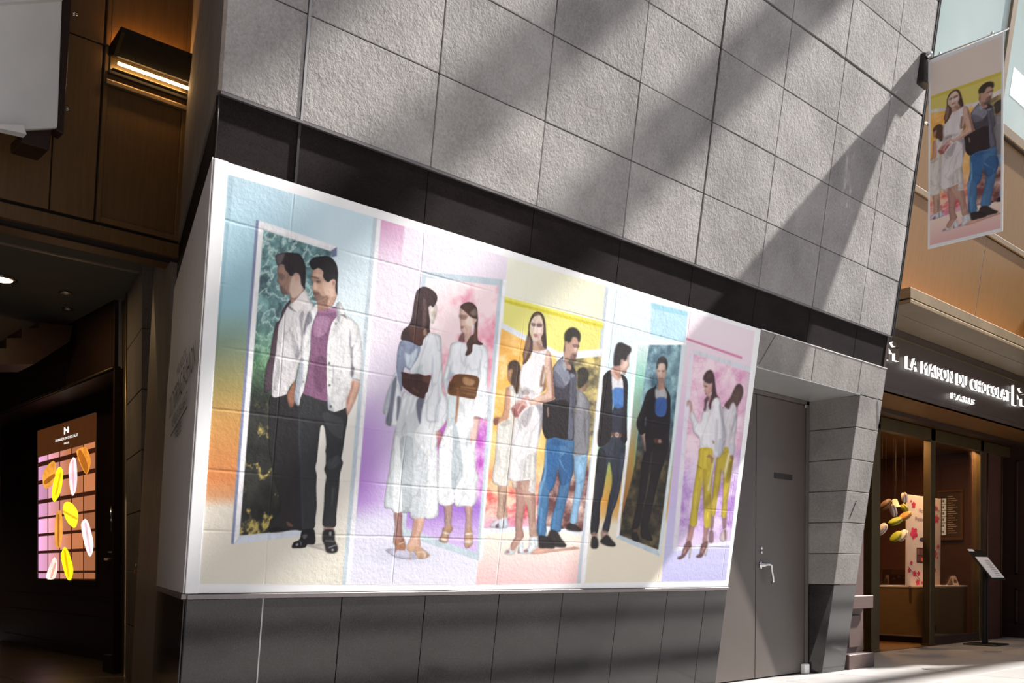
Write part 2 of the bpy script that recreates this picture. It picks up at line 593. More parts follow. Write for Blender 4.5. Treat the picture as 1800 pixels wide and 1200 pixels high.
# black polished base
bx = [2.0, 2.41, 2.885, 3.46, 4.045, 4.62, 5.19, 5.745, 6.225, 6.515]
for a, b in zip(bx[:-1], bx[1:]):
    wslab('base_panel', a + .002, b - .002, 0.0, 0.795, 0.002, 0.04, 'base_granite', wall, 0.002)
wslab('joint_bead', 2.406, 2.414, 0.0, 0.795, 0.003, 0.02, 'bead_metal', wall)
wslab('ledge_strip', XL, 6.515, 0.797, 0.822, 0.012, 0.05, 'ledge_metal', wall, 0.002)
# stone behind the poster
wslab('poster_backing', XL + .01, 6.515, 0.824, 2.84, -0.004, 0.04, 'jamb_stone', wall)

# lintel stones over the door recess
LZ0, LZ1 = 2.556, 2.842
def stone4(name, p, th=0.05, mat='jamb_stone', bv=0.004, par=None):
    return slab(name, p, th, mat, par or wall, bv)
lx = [6.527, (6.555, 6.745), 7.35, 8.15]
stone4('lintel_stone', [W(6.525, LZ0), W(6.533, LZ0), W(6.738, LZ1), W(6.525, LZ1)])
stone4('lintel_stone', [W(6.541, LZ0), W(7.347, LZ0), W(7.347, LZ1), W(6.746, LZ1)])
stone4('lintel_stone', [W(7.353, LZ0), W(8.147, LZ0), W(8.147, LZ1), W(7.353, LZ1)])
stone4('lintel_stone', [W(8.153, LZ0), W(8.628, LZ0), W(8.628, LZ1), W(8.153, LZ1)])
wslab('lintel_lit_edge', 6.53, 8.63, 2.842, 2.848, 0.003, 0.05, 'white_paint', wall)  # white strip paints the sunlit top edge of the lintel
# pier stones at the right end: front face and inner cheek share the courses
YD = 4.735
def cheek(z): return 8.205
prev = 0.83
zc = [0.83, 1.117, 1.405, 1.692, 1.98, 2.268, 2.552]
for a, b in zip(zc[:-1], zc[1:]):
    P = [W(8.205, a + .003), W(8.628, a + .003), W(8.628, b - .003), W(8.205, b - .003)]
    Q = [p.copy() for p in P]
    V = [P[0], P[1], np.array([8.628, YD + .25, a + .003]), np.array([8.15, YD, a + .003]),
         P[3], P[2], np.array([8.628, YD + .25, b - .003]), np.array([8.15, YD, b - .003])]
    o = fixn(mk('pier_stone', [tuple(v) for v in V], [(0, 1, 5, 4), (1, 2, 6, 5), (2, 3, 7, 6), (3, 0, 4, 7), (0, 3, 2, 1), (4, 5, 6, 7)], 'jamb_stone', wall))
    bevel(o, 0.004)
V = [W(8.205, 0, .002), W(8.628, 0, .002), np.array([8.628, YD + .25, 0]), np.array([8.15, YD, 0]),
     W(8.205, .826, .002), W(8.628, .826, .002), np.array([8.628, YD + .25, .826]), np.array([8.15, YD, .826])]
bevel(fixn(mk('pier_base', [tuple(v) for v in V], [(0, 1, 5, 4), (1, 2, 6, 5), (2, 3, 7, 6), (3, 0, 4, 7), (0, 3, 2, 1), (4, 5, 6, 7)], 'base_granite', wall)), 0.003)
# hairline repair joints running across pier stones
for (a, b) in (((1505, 880), (1493, 911)), ((1543, 703), (1543.5, 752))):
    pa_, pb_ = hW(*a), hW(*b)
    dv = (pb_ - pa_) / np.linalg.norm(pb_ - pa_); sv = np.cross(dv, WN) * .0014
    slab('repair_joint', [pa_ - sv + WN * .0012, pb_ - sv + WN * .0012, pb_ + sv + WN * .0012, pa_ + sv + WN * .0012], .004, 'joint_dark', wall)
# metal edge at the right end of the upper stone
wslab('edge_trim', 8.632, 8.650, 3.13, 7.1, 0.004, 0.12, 'dark_metal', wall)
wslab('edge_trim', 8.652, 8.664, 3.13, 7.1, -0.004, 0.12, 'bronze', wall)
wslab('edge_trim', 8.666, 8.676, 3.13, 7.1, 0.002, 0.12, 'dark_metal', wall)
for zf in (5.05,):
    tube('fixing_pin', [W(8.675, zf, 0.0), W(8.75, zf, 0.0)], 0.012, 'chrome', wall, 10)
# cheek behind the right end, closing the wall
slab('end_cheek', [W(8.62, 2.56, -.01), (8.62, 5.2, 2.56), (8.62, 5.2, 7.1), W(8.62, 7.1, -.01)], 0.04, 'brown_laminate', wall)
# recess soffit
slab('recess_soffit', [(6.2, YD + .05, 2.54), (8.17, YD + .05, 2.54), W(8.205, 2.552), W(6.52, 2.552), ], 0.03, 'soffit_metal', wall)
slab('recess_cheek', [W(6.515, 0, -.02), (6.515, YD + .1, 0), (6.515, YD + .1, 2.55), W(6.515, 2.55, -.02)][::-1], 0.03, 'door_frame', wall)

# ================================================================== DOOR
door = root('door_1', (7.26, YD, 0), 'grey-brown flush double door set back beside the poster wall', 'door', kind='structure')
box('door_leaf', 6.53, 7.272, YD - .02, YD + .04, 0.012, 2.50, 'door_paint', door, 0.002)
leaf = box('door_leaf', 7.280, 8.085, YD - .02, YD + .04, 0.012, 2.50, 'door_paint', door, 0.002)
box('door_frame', 8.09, 8.14, YD - .035, YD + .05, 0, 2.54, 'door_frame', door, 0.003)
box('door_frame', 6.52, 8.14, YD - .035, YD + .05, 2.503, 2.54, 'door_frame', door, 0.003)
box('door_backing', 6.4, 8.2, YD + .045, YD + .09, 0, 2.54, 'joint_dark', door)
lp = hY(1337, 966, YD - .02)
lock = lathe('lock', [(0.014, 0), (0.016, 0.004), (0.015, 0.010), (0.008, 0.012)], (7.36, YD - .02, 1.155), 'chrome', leaf, 16, (0, -1, 0))
lathe('lock', [(0.012, 0), (0.014, 0.004), (0.013, 0.010), (0.006, 0.012)], (7.36, YD - .02, 1.118), 'chrome', leaf, 16, (0, -1, 0))
hd = lathe('handle', [(0.030, 0), (0.034, 0.005), (0.032, 0.010), (0.015, 0.013), (0.012, 0.05)], (7.36, YD - .02, 1.005), 'chrome', leaf, 20, (0, -1, 0))
tube('lever', [(7.36, YD - .062, 1.005), (7.41, YD - .066, 1.012), (7.45, YD - .07, 1.005), (7.462, YD - .07, .94), (7.485, YD - .07, .86), (7.48, YD - .05, .845)], [.011, .012, .012, .010, .010, .008], 'chrome', leaf, 10)
box('name_plate', 7.565, 7.86, YD - .026, YD - .019, 1.785, 1.835, 'dark_metal', leaf, 0.001)
box('closer_bracket', 8.045, 8.085, YD - .05, YD - .02, 2.47, 2.50, 'chrome', door, 0.003)
box('pivot_shoe', 8.03, 8.11, YD - .07, YD - .02, 0.0, 0.09, 'white_paint', door, 0.006)

# ================================================================== LEFT RETURN OF THE WALL
ret = root('wall_left', (2.0, YW, 0), 'brown-grey stone side of the leaning wall turning in at the left corner', 'wall', kind='structure')
def RP(s, z, off=0.0):
    """point on the return: s = 0 at the corner, 1 where it meets the lobby pilaster"""
    a = W(XL, z); b = np.array([2.70 + 0.05 * (z - .82), 6.49, z])
    p = a + (b - a) * s
    return p + np.array([-0.943, 0.333, 0]) * off
def rslab(name, s0, s1, z0, z1, off, th, mat, par, bv=0.0, **kw):
    """slab on the return, thickened straight into the wall so that its ends lie flush with the front"""
    Fp = [RP(s1, z0, off), RP(s0, z0, off), RP(s0, z1, off), RP(s1, z1, off)]
    V = [tuple(p) for p in Fp] + [(p[0] + th, p[1], p[2]) for p in Fp]
    return fixn(mk(name, V, [(0, 1, 2, 3), (7, 6, 5, 4), (0, 4, 5, 1), (1, 5, 6, 2), (2, 6, 7, 3), (3, 7, 4, 0)], mat, par, **kw))
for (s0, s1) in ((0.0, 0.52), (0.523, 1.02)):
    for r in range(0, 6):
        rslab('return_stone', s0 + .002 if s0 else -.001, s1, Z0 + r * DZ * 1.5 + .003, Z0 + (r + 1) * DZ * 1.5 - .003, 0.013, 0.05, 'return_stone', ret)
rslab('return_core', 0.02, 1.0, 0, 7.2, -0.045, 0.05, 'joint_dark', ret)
rslab('band_panel', 0.008, 1.02, 2.845, 3.13, 0.004, 0.03, 'band_granite', ret)
rslab('base_panel', 0.0, 0.62, 0.0, 0.795, 0.012, 0.04, 'base_granite', ret)
rslab('base_panel', 0.624, 1.0, 0.0, 0.795, 0.012, 0.04, 'base_granite', ret)
rslab('ledge_strip', -0.006, 1.0, 0.797, 0.822, 0.024, 0.05, 'ledge_metal', ret)
tube('corner_bead', [W(XL, 0, .001), W(XL, .80, .001)], 0.004, 'dark_metal', ret, 8)
tube('corner_bead', [W(XL, 2.85, -.012), W(XL, 3.13, -.012)], 0.004, 'dark_metal', ret, 8)

# ================================================================== LOBBY ON THE LEFT
lobby = root('wall_back', (3.1, 7.0, 0), 'dim lobby wall with grey pilasters and stone jamb behind the corner', 'wall', kind='structure')
def fslab(name, pts2, z0, z1, mat, par, th=0.06, bv=0.004, sh=0.0):
    (ax, ay), (bx_, by) = pts2
    return slab(name, [(ax + sh * (z0 - 1), ay, z0), (bx_ + sh * (z0 - 1), by, z0), (bx_ + sh * (z1 - 1), by, z1), (ax + sh * (z1 - 1), ay, z1)], th, mat, par, bv)
# grey metal pilaster in two strips (their faces look back toward the lobby, left side nearer the back)
pA, pB = hZ(277, 1030, .95)[:2], None
def onray(px, y):          # where the sight line through column px (at eye height) crosses depth y
    r = ray(px, CY); k = y / r[1]
    return (r[0] * k, y)
P0 = onray(281, 6.50); P1 = onray(262, 6.95); P2 = onray(242, 7.45); P3 = onray(236, 7.50)
fslab('pilaster_strip', (P1, P0), 0, 3.45, 'grey_pilaster', lobby, sh=.05)
fslab('pilaster_strip', (P2, (P1[0] + .004, P1[1] + .01)), 0, 3.45, 'grey_pilaster', lobby, sh=.05)
J0 = onray(247, 7.55); J1 = onray(221, 8.40)
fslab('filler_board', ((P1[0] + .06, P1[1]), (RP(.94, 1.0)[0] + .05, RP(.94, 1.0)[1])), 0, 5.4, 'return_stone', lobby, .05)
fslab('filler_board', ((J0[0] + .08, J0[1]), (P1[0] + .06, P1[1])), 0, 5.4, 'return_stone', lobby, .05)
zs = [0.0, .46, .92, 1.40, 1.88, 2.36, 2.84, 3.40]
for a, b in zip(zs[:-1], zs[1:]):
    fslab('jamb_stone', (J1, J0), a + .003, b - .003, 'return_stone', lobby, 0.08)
F0 = onray(221.5, 8.42); F1 = onray(214, 8.70)
fslab('frame_post', (F1, F0), 0, 3.36, 'brass_dark', lobby, 0.05)
tube('frame_edge', [(F0[0] - .01, F0[1], 0), (F0[0] - .01, F0[1], 3.36)], 0.008, 'bronze', lobby, 6)
tube('frame_edge', [(F1[0] - .01, F1[1], 0), (F1[0] - .01, F1[1], 3.36)], 0.008, 'bronze', lobby, 6)
ph = root('wall_switch', (J0[0], J0[1], .95), 'small wall plate with an orange knob on the stone jamb', 'switch')
jd = np.array([J1[0] - J0[0], J1[1] - J0[1], 0]); jd /= np.linalg.norm(jd)
jn = np.array([-jd[1], jd[0], 0]);
if jn[0] > 0: jn = -jn
jc = np.array([J0[0], J0[1], 0]) + jd * .12
def jslab(name, u0, u1, z0, z1, off, th, mat, par, bv=.002):
    q = lambda u, z: jc + jd * u + jn * off + np.array([0, 0, z])
    return slab(name, [q(u1, z0), q(u0, z0), q(u0, z1), q(u1, z1)], th, mat, par, bv)
jslab('cover_plate', -.06, .06, .80, 1.08, .012, .012, 'dark_metal', ph)
jslab('knob', -.03, .02, .90, .93, .03, .02, 'orange_knob', ph)
jslab('button', -.02, .01, .96, .98, .02, .01, 'chrome', ph)

# dark shop front with the display, standing on the lobby's right-hand side
XS = 3.56
sf = root('wall_right', (XS, 10, 0), 'dark wooden shop front with recessed entrance in the dim lobby', 'wall', kind='structure')
XF = 3.20
# lintel panels above the entrance
ys = [8.70, 9.95, 10.35, 11.8, 13.6]
for a, b in zip(ys[:-1], ys[1:]):
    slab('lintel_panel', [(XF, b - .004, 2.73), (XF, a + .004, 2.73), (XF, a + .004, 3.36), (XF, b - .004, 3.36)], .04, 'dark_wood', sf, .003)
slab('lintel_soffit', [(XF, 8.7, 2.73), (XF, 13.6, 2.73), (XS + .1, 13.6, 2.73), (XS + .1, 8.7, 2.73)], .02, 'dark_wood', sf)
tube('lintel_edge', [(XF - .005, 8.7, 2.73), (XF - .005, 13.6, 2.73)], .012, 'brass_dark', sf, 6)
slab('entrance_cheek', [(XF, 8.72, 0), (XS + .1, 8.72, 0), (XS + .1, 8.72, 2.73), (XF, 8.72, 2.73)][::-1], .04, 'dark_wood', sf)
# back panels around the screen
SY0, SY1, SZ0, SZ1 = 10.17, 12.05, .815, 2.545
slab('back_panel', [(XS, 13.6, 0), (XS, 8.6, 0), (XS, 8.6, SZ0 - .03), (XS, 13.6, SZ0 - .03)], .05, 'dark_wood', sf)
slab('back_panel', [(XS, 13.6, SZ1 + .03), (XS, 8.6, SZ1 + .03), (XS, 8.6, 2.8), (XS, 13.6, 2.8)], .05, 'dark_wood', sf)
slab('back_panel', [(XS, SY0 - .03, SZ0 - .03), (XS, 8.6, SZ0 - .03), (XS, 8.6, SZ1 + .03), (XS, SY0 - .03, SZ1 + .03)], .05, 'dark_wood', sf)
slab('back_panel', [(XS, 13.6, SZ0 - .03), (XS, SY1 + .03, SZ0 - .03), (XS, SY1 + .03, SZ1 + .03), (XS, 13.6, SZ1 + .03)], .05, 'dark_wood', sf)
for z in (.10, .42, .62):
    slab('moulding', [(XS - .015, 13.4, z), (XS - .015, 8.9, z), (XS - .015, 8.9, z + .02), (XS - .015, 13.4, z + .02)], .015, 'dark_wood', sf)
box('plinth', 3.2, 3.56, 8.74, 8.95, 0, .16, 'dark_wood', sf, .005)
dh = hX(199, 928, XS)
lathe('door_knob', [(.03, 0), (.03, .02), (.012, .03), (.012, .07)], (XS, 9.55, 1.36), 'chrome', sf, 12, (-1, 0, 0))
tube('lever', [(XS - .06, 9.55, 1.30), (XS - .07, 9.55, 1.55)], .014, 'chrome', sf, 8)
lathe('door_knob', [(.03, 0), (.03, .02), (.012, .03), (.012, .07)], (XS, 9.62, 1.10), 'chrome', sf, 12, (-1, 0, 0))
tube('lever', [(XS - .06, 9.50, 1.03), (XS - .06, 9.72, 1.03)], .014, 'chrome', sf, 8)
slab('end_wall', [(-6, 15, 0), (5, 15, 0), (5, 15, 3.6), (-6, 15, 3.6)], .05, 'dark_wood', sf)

# lobby ceiling, and the wooden fascia hung in front of it
ceil = root('ceiling', (0, 9, 3.34), 'dark grey lobby ceiling behind the wooden fascia', 'ceiling', kind='structure')
slab('ceiling_board', [(-6, 7.75, 3.34), (-6, 15, 3.34), (5, 15, 3.34), (5, 7.75, 3.34)], .05, 'ceiling_paint', ceil)
slab('ceiling_board', [(-6, 6.55, 3.335), (-6, 7.73, 3.335), (3.3, 7.73, 3.335), (3.3, 6.55, 3.335)], .05, 'ceiling_paint', ceil)
box('ceiling_trim', -6, 3.3, 7.725, 7.755, 3.325, 3.345, 'grey_pilaster', ceil)
YFz, ZFz = 6.30, 3.05
def hF(px, py): return hit(px, py, (0, 1, LEAN), (0, YFz + LEAN * ZFz, 0))
def FP(x, z, off=0.0): return np.array([x, YFz - LEAN * (z - ZFz), z]) + WN * off
fas = root('wall_upper', (1.5, YFz, ZFz), 'brown wooden panelled fascia above the lobby opening', 'wall', kind='structure')
def fpanel(name, x0, x1, z0, z1, off=0.0, th=.03, mat='fascia_wood', bv=.003):
    return slab(name, [FP(x0, z0, off), FP(x1, z0, off), FP(x1, z1, off), FP(x0, z1, off)], th, mat, fas, bv)
slab('fascia_core', [FP(-4, 3.02, -.04), FP(3.2, 3.02, -.04), FP(3.2, 5.6, -.04), FP(-4, 5.6, -.04)], .10, 'joint_dark', fas)
xj1 = hF(89, 320)[0]; xj2 = hF(177, 200)[0]; xr = 2.80
zg = hF(210, 402)[2]                      # shadow gap above the bottom band
zh1 = hF(155, 69)[2]
fpanel('fascia_panel', -3.9, xj1 - 1.2, zg + .012, 5.5)
fpanel('fascia_panel', xj1 - 1.19, xj1 - .004, zg + .012, 5.5)
fpanel('fascia_panel', xj1 + .004, xj2 - .008, zg + .012, zh1 - .004)
fpanel('fascia_panel', xj1 + .004, xj2 - .008, zh1 + .004, 5.5)
# panel with the lamp: a raised border round a sunk field
za, zb = hF(255, 172)[2], hF(240, 396)[2]
xa, xb = hF(184, 260)[0], hF(314, 300)[0]
fpanel('fascia_panel', xj2 + .008, xa, zg + .012, 5.5)
fpanel('fascia_panel', xb, xr, zg + .012, 5.5)
fpanel('fascia_panel', xa, xb, zg + .012, zb)
fpanel('fascia_panel', xa, xb, zb, za, -.014)
fpanel('fascia_panel', xa, xb, za, 5.5)
fpanel('bottom_band', -3.9, xr, 3.045, zg - .008)
slab('fascia_soffit', [FP(-4, 3.045), FP(-4, 3.045) + np.array([0, .30, 0]), FP(2.85, 3.045) + np.array([0, .30, 0]), FP(2.85, 3.045)], .02, 'fascia_wood', fas)
slab('fascia_back', [(-4, 6.6, 3.05), (3.2, 6.6, 3.05), (3.2, 6.6, 3.5), (-4, 6.6, 3.5)], .02, 'fascia_wood', fas)
# roof slab closing the lobby from above
box('lobby_roof', -6, 3.3, 6.45, 15, 5.5, 5.6, 'joint_dark', fas)

# unseen wall and ceiling added to block sky light from the left
side = root('wall_blocker', (-5, 0, 0), 'unseen dark wall and ceiling added to keep sky light off the left side', 'wall', kind='structure')
box('blocker_wall', -5.6, -5.0, -14, 15, 0, 7.6, 'dark_wood', side)
box('blocker_ceiling', -5.6, 0.6, -14, 5.4, 7.3, 7.6, 'ceiling_paint', side)
# ================================================================== SHOP ON THE RIGHT
shop = root('wall_shop', (9.6, 4.64, 0), 'brown shop front with bronze canopy and golden wood panels beyond the stone pier', 'wall', kind='structure')
YS, YG, ZSOF = 4.64, 5.43, 2.845           # sign band, glass line, soffit height
# sign band
box('sign_band', 8.66, 14.95, YS, YS + .06, ZSOF, 3.40, 'brown_laminate', shop)
box('sign_band', 8.66, 14.95, YS + .015, YS + .07, 3.42, 3.56, 'brown_laminate', shop)
box('band_bead', 8.66, 14.95, YS - .010, YS + .02, 3.398, 3.418, 'brass_dark', shop, .003)
box('band_bead', 8.66, 14.95, YS - .016, YS + .05, ZSOF - .03, ZSOF + .008, 'brown_laminate', shop, .004)
slab('shop_soffit', [(8.66, YS, ZSOF - .03), (8.66, YG + .02, ZSOF - .03), (14.97, YG + .02, ZSOF - .03), (14.97, YS, ZSOF - .03)], .03, 'interior_wood', shop)
box('header_bar', 9.3, 14.97, YG - .30, YG - .18, ZSOF - .075, ZSOF - .03, 'dark_wood', shop, .004)
box('header_bar', 9.3, 14.97, YG - .05, YG + .05, ZSOF - .20, ZSOF - .05, 'brass_dark', shop, .004)
# canopy
CX0, CX1, CYF = 8.915, 16.0, 4.10
can = root('canopy', (CX0, CYF, 3.5), 'bronze metal canopy projecting over the shop sign', 'canopy')
box('upper_lip', CX0, CX1, CYF, YS + .02, 3.548, 3.648, 'bronze', can, .003)
box('shadow_gap', CX0 + .02, CX1, CYF + .02, YS + .02, 3.532, 3.550, 'black_plastic', can)
box('lower_lip', CX0, CX1, CYF, YS + .02, 3.502, 3.534, 'bronze', can, .003)
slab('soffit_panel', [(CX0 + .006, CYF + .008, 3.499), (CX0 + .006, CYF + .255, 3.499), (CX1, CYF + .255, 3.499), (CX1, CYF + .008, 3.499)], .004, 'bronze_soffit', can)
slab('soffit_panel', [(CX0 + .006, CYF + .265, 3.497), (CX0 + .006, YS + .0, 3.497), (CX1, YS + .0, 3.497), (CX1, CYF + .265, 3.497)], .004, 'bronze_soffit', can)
# golden panels leaning out above the canopy
YGo, ZGo = 4.62, 3.65
def GP(x, z, off=0.0): return np.array([x, YGo - LEAN * (z - ZGo), z]) + WN * off
def gpanel(name, x0, x1, z0, z1, off=0.0, th=.04, mat='gold_wood', bv=.003, par=None):
    return slab(name, [GP(x0, z0, off), GP(x1, z0, off), GP(x1, z1, off), GP(x0, z1, off)], th, mat, par or shop, bv)
gx = [8.72, 9.62, 11.61, 13.6, 15.6]
for a, b in zip(gx[:-1], gx[1:]):
    gpanel('gold_panel', a + .010, b - .010, 3.66, 4.855)
    gpanel('gold_panel', a + .010, b - .010, 4.935, 5.965)
for a in gx[1:-1]:
    gpanel('panel_joint', a - .006, a + .006, 3.66, 4.855, -.002, .03, 'bead_metal')
    gpanel('panel_joint', a - .006, a + .006, 4.935, 5.965, -.002, .03, 'bead_metal')
gpanel('shop_core', 8.70, 15.6, 3.6, 7.6, -.05, .06, 'joint_dark')
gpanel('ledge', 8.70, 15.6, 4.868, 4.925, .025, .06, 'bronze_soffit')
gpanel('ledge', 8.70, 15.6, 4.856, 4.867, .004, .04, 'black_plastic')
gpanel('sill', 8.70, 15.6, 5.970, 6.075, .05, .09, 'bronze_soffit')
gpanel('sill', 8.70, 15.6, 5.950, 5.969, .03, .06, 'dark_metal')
up1 = root('window_1', (10.0, 4.3, 6.08), 'pale frosted glass of the upper storey above the golden panels', 'window', kind='structure')
gpanel('glass_pane', 8.72, 11.33, 6.08, 7.5, 0.0, .02, 'frosted_glass', 0, up1)
gpanel('glass_pane', 11.45, 14.6, 6.08, 7.5, 0.0, .02, 'frosted_glass', 0, up1)
gpanel('mullion', 11.33, 11.45, 6.06, 7.5, .03, .06, 'bronze_soffit', .003, up1)
gpanel('edge_post', 8.70, 8.74, 6.06, 7.5, .02, .05, 'bronze_soffit', .003, up1)
lite = gpanel('sky_reflection', 11.66, 12.4, 6.44, 6.74, .004, .004, 'reflected_sky', 0, up1)  # glowing patch paints the bright sky reflected in the glass
# warm light strip hidden on top of the canopy
strip = root('light_strip', (9.2, 4.5, 3.66), 'warm light strip along the top of the bronze canopy', 'lamp')
box('strip_tray', 8.98, 15.8, 4.455, 4.535, 3.649, 3.668, 'dark_metal', strip)
box('strip_glow', 9.0, 15.8, 4.475, 4.520, 3.667, 3.676, 'led_warm', strip)

# pink-brown pilaster beside the stone pier
pil = root('pilaster', (8.95, 4.75, 0), 'pinkish brown wooden pilaster with plinth between stone pier and shop door', 'pilaster')
YP = 4.70
box('shaft', 8.72, 9.20, YP, 5.4, 0, ZSOF, 'pink_wood', pil, .004)
box('dado_rail', 8.70, 9.215, YP - .10, YP + .02, .585, .715, 'pink_wood', pil, .006)
box('lower_panel', 8.86, 9.10, YP - .03, YP + .01, .20, .52, 'pink_wood', pil, .006)
box('plinth', 8.70, 9.215, YP - .115, YP + .02, 0, .145, 'pink_wood', pil, .006)

# shop window: posts, rails and panes
win = root('window_2', (12.4, YG, 0), 'tall glass shop window framed by dark bronze posts', 'window', kind='structure')
PL, PM, PR = hY(1532, 1147, YG)[0], hY(1632, 1133, YG)[0], 13.95
for (x, w) in ((PL, .20), (PM, .14), (PR, .12)):
    box('window_post', x - w / 2, x + w / 2, YG - .05, YG + .05, 0, ZSOF - .05, 'brass_dark', win, .006)
    box('post_cap', x - w / 2 - .012, x + w / 2 + .012, YG - .06, YG + .06, 0, .03, 'brass_dark', win, .003)
box('bottom_rail', PM + .07, PR - .06, YG - .04, YG + .04, 0, .11, 'dark_wood', win, .004)
box('glass_pane', PM + .07, PR - .06, YG - .006, YG + .006, .11, ZSOF - .2, 'shop_glass', win)
box('door_glass', PM + .10, PM + .10 + .001, YG, YG + .001, 0, .001, 'shop_glass', win) if False else None
# side frame between the window and the panelled wing
box('wing_post', PR + .06, 14.75, YG - .02, YG + .12, 0, ZSOF - .05, 'panel_red', win, .004)
box('wing_post', 14.75, 14.97, YG + .05, YG + .18, 0, ZSOF - .05, 'dark_wood', win, .004)
tube('wing_bead', [(14.20, YG - .03, 0), (14.20, YG - .03, ZSOF - .05)], .012, 'brass_dark', win, 6)
tube('wing_bead', [(14.72, YG - .03, 0), (14.72, YG - .03, ZSOF - .05)], .012, 'brass_dark', win, 6)

# panelled wing on the far right, facing the pier
wing = root('wall_wing', (14.97, 5.0, 0), 'dark brown panelled wing wall at the far right of the shop', 'wall', kind='structure')
XWg = 14.97
slab('wing_board', [(XWg, 5.62, 0), (XWg, 2.4, 0), (XWg, 2.4, 5.2), (XWg, 5.62, 5.2)], .05, 'dark_wood', wing)
for (y0, y1) in ((5.30, 4.45), (4.35, 3.5)):
    for (z0, z1) in ((.20, .72), (.92, 2.6)):
        for (a, b, c, d) in ((y0, y1, z0, z0 + .03), (y0, y1, z1 - .03, z1), (y0, y0 - .03, z0, z1), (y1 + .03, y1, z0, z1)):
            slab('moulding', [(XWg - .015, a, c), (XWg - .015, b, c), (XWg - .015, b, d), (XWg - .015, a, d)], .015, 'dark_wood', wing, .004)
slab('skirting', [(XWg - .02, 5.60, 0), (XWg - .02, 2.4, 0), (XWg - .02, 2.4, .13), (XWg - .02, 5.60, .13)], .02, 'dark_wood', wing, .004)

# shop interior shell
inn = root('wall_inside', (12.5, 8.2, 0), 'warm brown inside walls of the chocolate shop', 'wall', kind='structure')
box('inner_floor', 9.2, 14.97, YG - .05, 9.0, .001, .006, 'interior_wood', inn)
box('inner_back', 9.2, 15.4, 9.0, 9.1, 0, 2.9, 'interior_wood', inn)
box('inner_left', 9.1, 9.2, 5.4, 9.1, 0, 2.9, 'interior_wood', inn)
box('inner_right', 14.98, 15.08, 5.6, 9.1, 0, 2.9, 'panel_red', inn)
box('inner_ceiling', 9.1, 15.1, YG + .06, 9.1, 2.78, 2.88, 'interior_wood', inn)
for z in (1.2, 1.42, 1.64, 1.86, 2.08, 2.3):
    box('shelf_line', 9.6, 14.6, 8.97, 8.995, z, z + .012, 'dark_wood', inn)
for x in np.linspace(9.6, 14.6, 9):
    box('shelf_line', x, x + .012, 8.97, 8.995, .9, 2.4, 'dark_wood', inn)
box('wainscot', 9.2, 14.9, 8.96, 9.0, 0, 1.02, 'panel_red', inn)
tri = []
for k, (x, y) in enumerate(((11.7, 5.9), (12.75, 5.58), (13.7, 5.62))):
    r_ = root('downlight', (x, y, 2.78), ['small warm ceiling downlight inside shop above the doorway', 'small warm ceiling downlight inside shop behind the window post', 'small warm ceiling downlight inside shop above the menu board'][k], 'lamp', 'shop downlights')
    lathe('trim_ring', [(.07, 0), (.075, -.006), (.055, -.008)], (x, y, 2.779), 'bronze', r_, 16)
    lathe('bulb', [(.045, 0), (.04, -.010)], (x, y, 2.777), 'down_glow', r_, 14)
    L = bpy.data.lights.new('downlight_beam', 'AREA'); L.energy = 30; L.size = .12; L.shape = 'DISK'; L.color = (1, .58, .26)
    lo = bpy.data.objects.new('downlight_beam', L); reg(lo, r_); lo.location = (0, 0, -.03)

# counter
ctr = root('counter', (13.0, 5.8, 0), 'light brown shop counter with pale top behind the glass', 'counter')
CXa, CXb, CYa, CYb = 12.62, 14.0, 5.60, 6.26
box('counter_body', CXa, CXb, CYa, CYb, .10, .745, 'counter_wood', ctr, .004)
box('kick_plate', CXa + .02, CXb, CYa + .02, CYb, 0, .10, 'dark_wood', ctr)
box('bottom_trim', CXa - .008, CXb, CYa - .008, CYb, .085, .105, 'bronze_soffit', ctr, .002)
box('counter_top', CXa - .01, CXb + .01, CYa - .01, CYb + .02, .745, .768, 'cream_card', ctr, .004)
box('socket_plate', CXa + .30, CXa + .37, CYa - .006, CYa, .15, .23, 'black_plastic', ctr, .002)

# menu stand on the floor in front of the shop
ms = root('menu_stand', (13.13, 5.0, 0), 'black floor stand holding a tilted white menu sheet outside the shop', 'menu stand')
bevel(box('base_plate', 12.92, 13.36, 4.80, 5.22, 0, .02, 'black_plastic', ms), .006)
for dx in (-.035, .045):
    box('post', 13.13 + dx - .018, 13.13 + dx + .018, 5.0, 5.036, .02, .98, 'black_plastic', ms, .003)
def MP(u, v, off=0.0):      # tilted board: u along x, v up the slope
    return np.array([13.13 + u, 4.84 + v * .62, .86 + v * .785]) + np.array([0, -.785, .62]) * off
BW, BH = .235, .50
slab('board', [MP(-BW, 0), MP(BW, 0), MP(BW, BH), MP(-BW, BH)], .018, 'black_plastic', ms, .003)
sh = slab('menu_sheet', [MP(-BW + .03, .03, .003), MP(BW - .03, .03, .003), MP(BW - .03, .375, .003), MP(-BW + .03, .375, .003)], .002, 'paper_white', ms)
slab('header_card', [MP(-BW + .02, .385, .003), MP(BW - .02, .385, .003), MP(BW - .02, .465, .003), MP(-BW + .02, .465, .003)], .002, 'dark_metal', ms)
slab('clip', [MP(-BW - .01, .465, .006), MP(-.09, .465, .006), MP(-.09, .50, .006), MP(-BW - .01, .50, .006)], .01, 'paper_white', ms)
for k in range(9):
    a = MP(-.17 + .012 * (k % 2), .07 + k * .031, .004); 
    slab('text_line', [MP(-.02 + .02 * (k % 3), .066 + k * .031, .0045), MP(.14, .066 + k * .031, .0045), MP(.14, .071 + k * .031, .0045), MP(-.02 + .02 * (k % 3), .071 + k * .031, .0045)], .001, 'ink_dark', sh)

